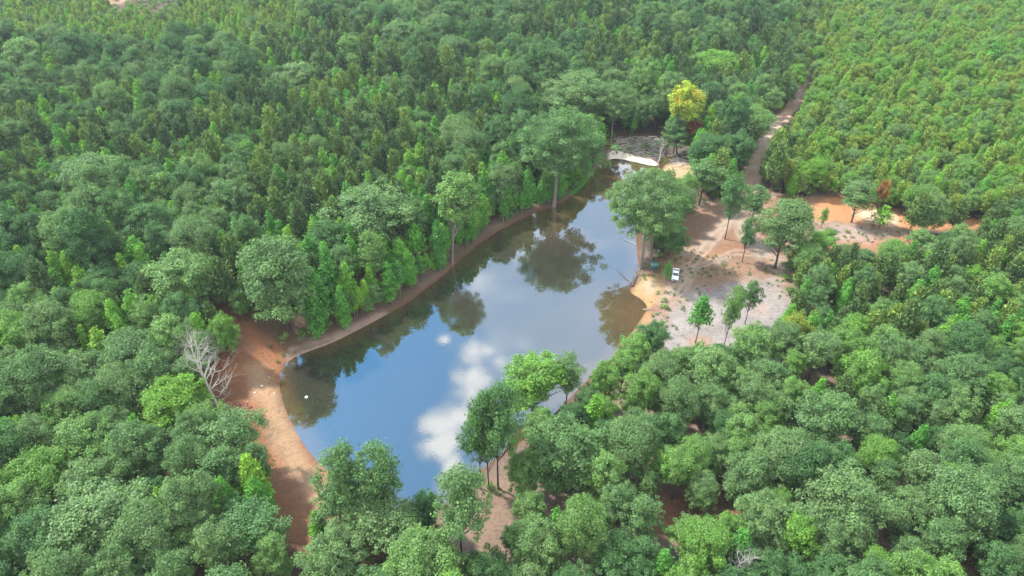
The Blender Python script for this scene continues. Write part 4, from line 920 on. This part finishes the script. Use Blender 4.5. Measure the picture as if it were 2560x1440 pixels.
for s_ in (-1, 1):
    mb = MB(); mb.box((s_ * .80, -2.90, .88), (.30, .10, .22)); mb.build('headlight', plain('lamp_glass', (.75, .78, .8), .1), e)
    mb = MB(); mb.box((s_ * 1.08, -1.05, 1.28), (.20, .12, .20)); mb.build('mirror', black, e)
    for y in (-1.85, 1.85):
        wr = MB(); k = 20; pts = []
        ww = lathe([(.001, .13), (.22, .13), (.24, .10)], 18); me_ = ww.mesh('rim'); ty = lathe([(.24, .11), (.38, .12), (.40, .05), (.40, -.10), (.34, -.13), (.001, -.13)], 22); mt_ = ty.mesh('tyre')
        wo = link('wheel', None, None, e, (s_ * .90, y, .40)); wo.rotation_euler = (0, R(90) * s_, 0)
        smooth_mesh(mt_); link('tyre', mt_, black, wo); link('rim', me_, chrome, wo)

# ------------------------------------------------------------ box blind on legs and bin
g = at(1634, 676, 1.2); e = empty('box_blind', (g[0], g[1], gz(g[0], g[1])), R(-8)); tag(e, 'dark green box blind on short legs under the big shore trees', 'hunting blind')
grn = plain('blind_green', (.035, .11, .10), .55, var=.12, scale=2); grn2 = plain('blind_roof_green', (.06, .19, .17), .5, var=.1)
mb = MB(); mb.box((0, 0, 1.75), (1.95, 1.7, 1.5), 0, .98); mb.build('cabin', grn, e)
mb = MB(); mb.box((0, 0, 2.55), (2.25, 2.0, .10)); mb.box((0, 0, 2.66), (1.9, 1.65, .12), 0, .7); mb.build('roof', grn2, e)
for a in (-.45, .45):
    mb = MB(); mb.box((a, -.86, 2.05), (.62, .03, .32)); mb.build('window', black, e)
mb = MB(); mb.box((-.99, 0, 1.75), (.03, .65, 1.2)); mb.build('door', black, e)
for a in (-.85, .85):
    for b_ in (-.7, .7):
        mb = MB(); mb.tube([(a * 1.12, b_ * 1.12, -.1), (a, b_, 1.02)], [.05, .05], 6); mb.build('leg', M['bark_dark'], e)
g = at(1646, 632, 1.2); e = empty('bin', (g[0], g[1], gz(g[0], g[1]))); tag(e, 'small black bin with a pale lid at the foot of the shore trees', 'bin')
lathe([(.001, 0), (.30, 0), (.36, 1.0), (.37, 1.02)]).build('drum', black, e, smooth_=True); lathe([(.385, 1.0), (.385, 1.07), (.30, 1.12), (.001, 1.14)]).build('lid', plain('pale_lid', (.22, .25, .27), .5), e, smooth_=True)

# ------------------------------------------------------------ people
def skin_mesh(name, verts, edges, radii, mat, parent, root=0, sub=1):
    me = bpy.data.meshes.new(name); me.from_pydata(verts, edges, []); o = link(name, me, mat, parent)
    sk = o.modifiers.new('skin', 'SKIN'); sk.use_smooth_shade = True
    lay_ = me.skin_vertices[0].data if me.skin_vertices else None
    if lay_ is None: return o
    for i, r_ in enumerate(radii): lay_[i].radius = (r_, r_) if not isinstance(r_, tuple) else r_
    lay_[root].use_root = True
    s_ = o.modifiers.new('sub', 'SUBSURF'); s_.levels = sub; s_.render_levels = sub; return o
def person(px, py, H, rz, label, skin, shirt, shorts, hair, pose):
    g = at(px, py, 1.1); e = empty('person', (g[0], g[1], gz(g[0], g[1])), rz); e.scale = (H / 1.75,) * 3; tag(e, label, 'person')
    V = []; E = []; Rr_ = []
    def v_(p, r_, prev=None):
        V.append(p); Rr_.append(r_)
        if prev is not None: E.append((prev, len(V) - 1))
        return len(V) - 1
    pel = v_((0, 0, .95), (.15, .11)); wst = v_((0, 0, 1.10), (.125, .095), pel); ch = v_((0, .01, 1.32), (.155, .11), wst); nk = v_((0, .01, 1.47), .055, ch); nk2 = v_((0, -.005, 1.53), .05, nk)
    h1 = v_((0, -.015, 1.60), (.07, .085), nk2); h2 = v_((0, -.01, 1.68), (.078, .092), h1); v_((0, -.005, 1.75), (.05, .06), h2); nose = v_((0, -.115, 1.635), .014, h1)
    for s_ in (-1, 1):
        hip = v_((s_ * .10, 0, .88), .088, pel); kn = v_((s_ * .12, -.02 + pose['leg'] * s_ * -.12, .48), .058, hip); an = v_((s_ * .13, .02 + pose['leg'] * s_ * .16, .09), .038, kn); toe = v_((s_ * .15, -.13 + pose['leg'] * s_ * .16, .04), .035, an)
        sh = v_((s_ * .19, 0, 1.41), .055, ch); el = v_((s_ * .25, pose['arm'] * -.08 + .03, 1.14), .042, sh); wr = v_((s_ * .24, -.10 - pose['arm'] * .15, .92 + pose['arm'] * .18), .028, el); pm = v_((s_ * .235, -.14 - pose['arm'] * .17, .86 + pose['arm'] * .2), .030, wr)
        for q, (dx, ln) in enumerate(((-.028, .065), (-.010, .08), (.010, .075), (.028, .058))):
            f1 = v_((s_ * .235 + dx, -.155 - pose['arm'] * .18, .83 - ln * .4 + pose['arm'] * .2), .009, pm); v_((s_ * .235 + dx, -.155 - pose['arm'] * .18 - .01, .83 - ln + pose['arm'] * .2), .008, f1)
        t1 = v_((s_ * .235 - s_ * .045, -.15 - pose['arm'] * .16, .865 + pose['arm'] * .2), .010, wr); v_((s_ * .235 - s_ * .05, -.175 - pose['arm'] * .17, .835 + pose['arm'] * .2), .009, t1)
    skin_mesh('body', V, E, Rr_, skin, e)
    # clothes as close fitting skins of their own
    V2 = [(0, .005, .96), (0, 0, 1.10), (0, .01, 1.33), (0, .01, 1.45), (-.19, 0, 1.41), (-.235, .0, 1.24), (.19, 0, 1.41), (.235, .0, 1.24)]
    skin_mesh('shirt', V2, [(0, 1), (1, 2), (2, 3), (2, 4), (4, 5), (2, 6), (6, 7)], [(.168, .128), (.148, .112), (.172, .128), .075, .072, .062, .072, .062], shirt, e)
    V3 = [(0, 0, .94), (-.10, 0, .86), (-.118, -.015, .62), (.10, 0, .86), (.118, -.015, .62)]
    skin_mesh('shorts', V3, [(0, 1), (1, 2), (0, 3), (3, 4)], [(.165, .125), .105, .088, .105, .088], shorts, e)
    skin_mesh('hair', [(0, .03, 1.60), (0, .02, 1.70), (0, .005, 1.765)], [(0, 1), (1, 2)], [(.082, .07), (.09, .09), (.06, .06)], hair, e)
    for s_ in (-1, 1):
        mb_ = MB(); mb_.box((s_ * .03, -.098, 1.655), (.016, .012, .010)); mb_.build('eye', black, e)
    return e
skinm = plain('skin', (.48, .28, .20), .6, var=.05)
person(1706, 709, 1.85, R(160), 'person in a dark top and shorts standing by the white pickup', skinm, plain('dark_cloth', (.05, .03, .04), .8), plain('maroon_cloth', (.13, .03, .035), .8), plain('brown_hair', (.04, .025, .015), .8), dict(leg=.2, arm=.6))
person(1771, 731, 1.62, R(20), 'person in a bright pink top walking on the pale clearing', skinm, plain('pink_cloth', (.80, .03, .22), .7), plain('pink_shorts', (.70, .10, .30), .7), plain('fair_hair', (.25, .14, .06), .8), dict(leg=.9, arm=.3))

# ------------------------------------------------------------ haze
hb = MB(); hb.box((60, 700, 50), (9000, 9000, 150)); ho = hb.build('haze', None); m, nt, out = new_mat('haze_air')
pv = nn(nt, 'ShaderNodeVolumePrincipled', inp={'Density': 0.0001, 'Anisotropy': 0.2}); pv.inputs['Color'].default_value = (.80, .90, 1, 1)
nt.links.new(pv.outputs[0], out.inputs['Volume']); ho.data.materials.append(m); tag(ho, 'thin pale summer haze in the air', 'haze', kind='stuff')
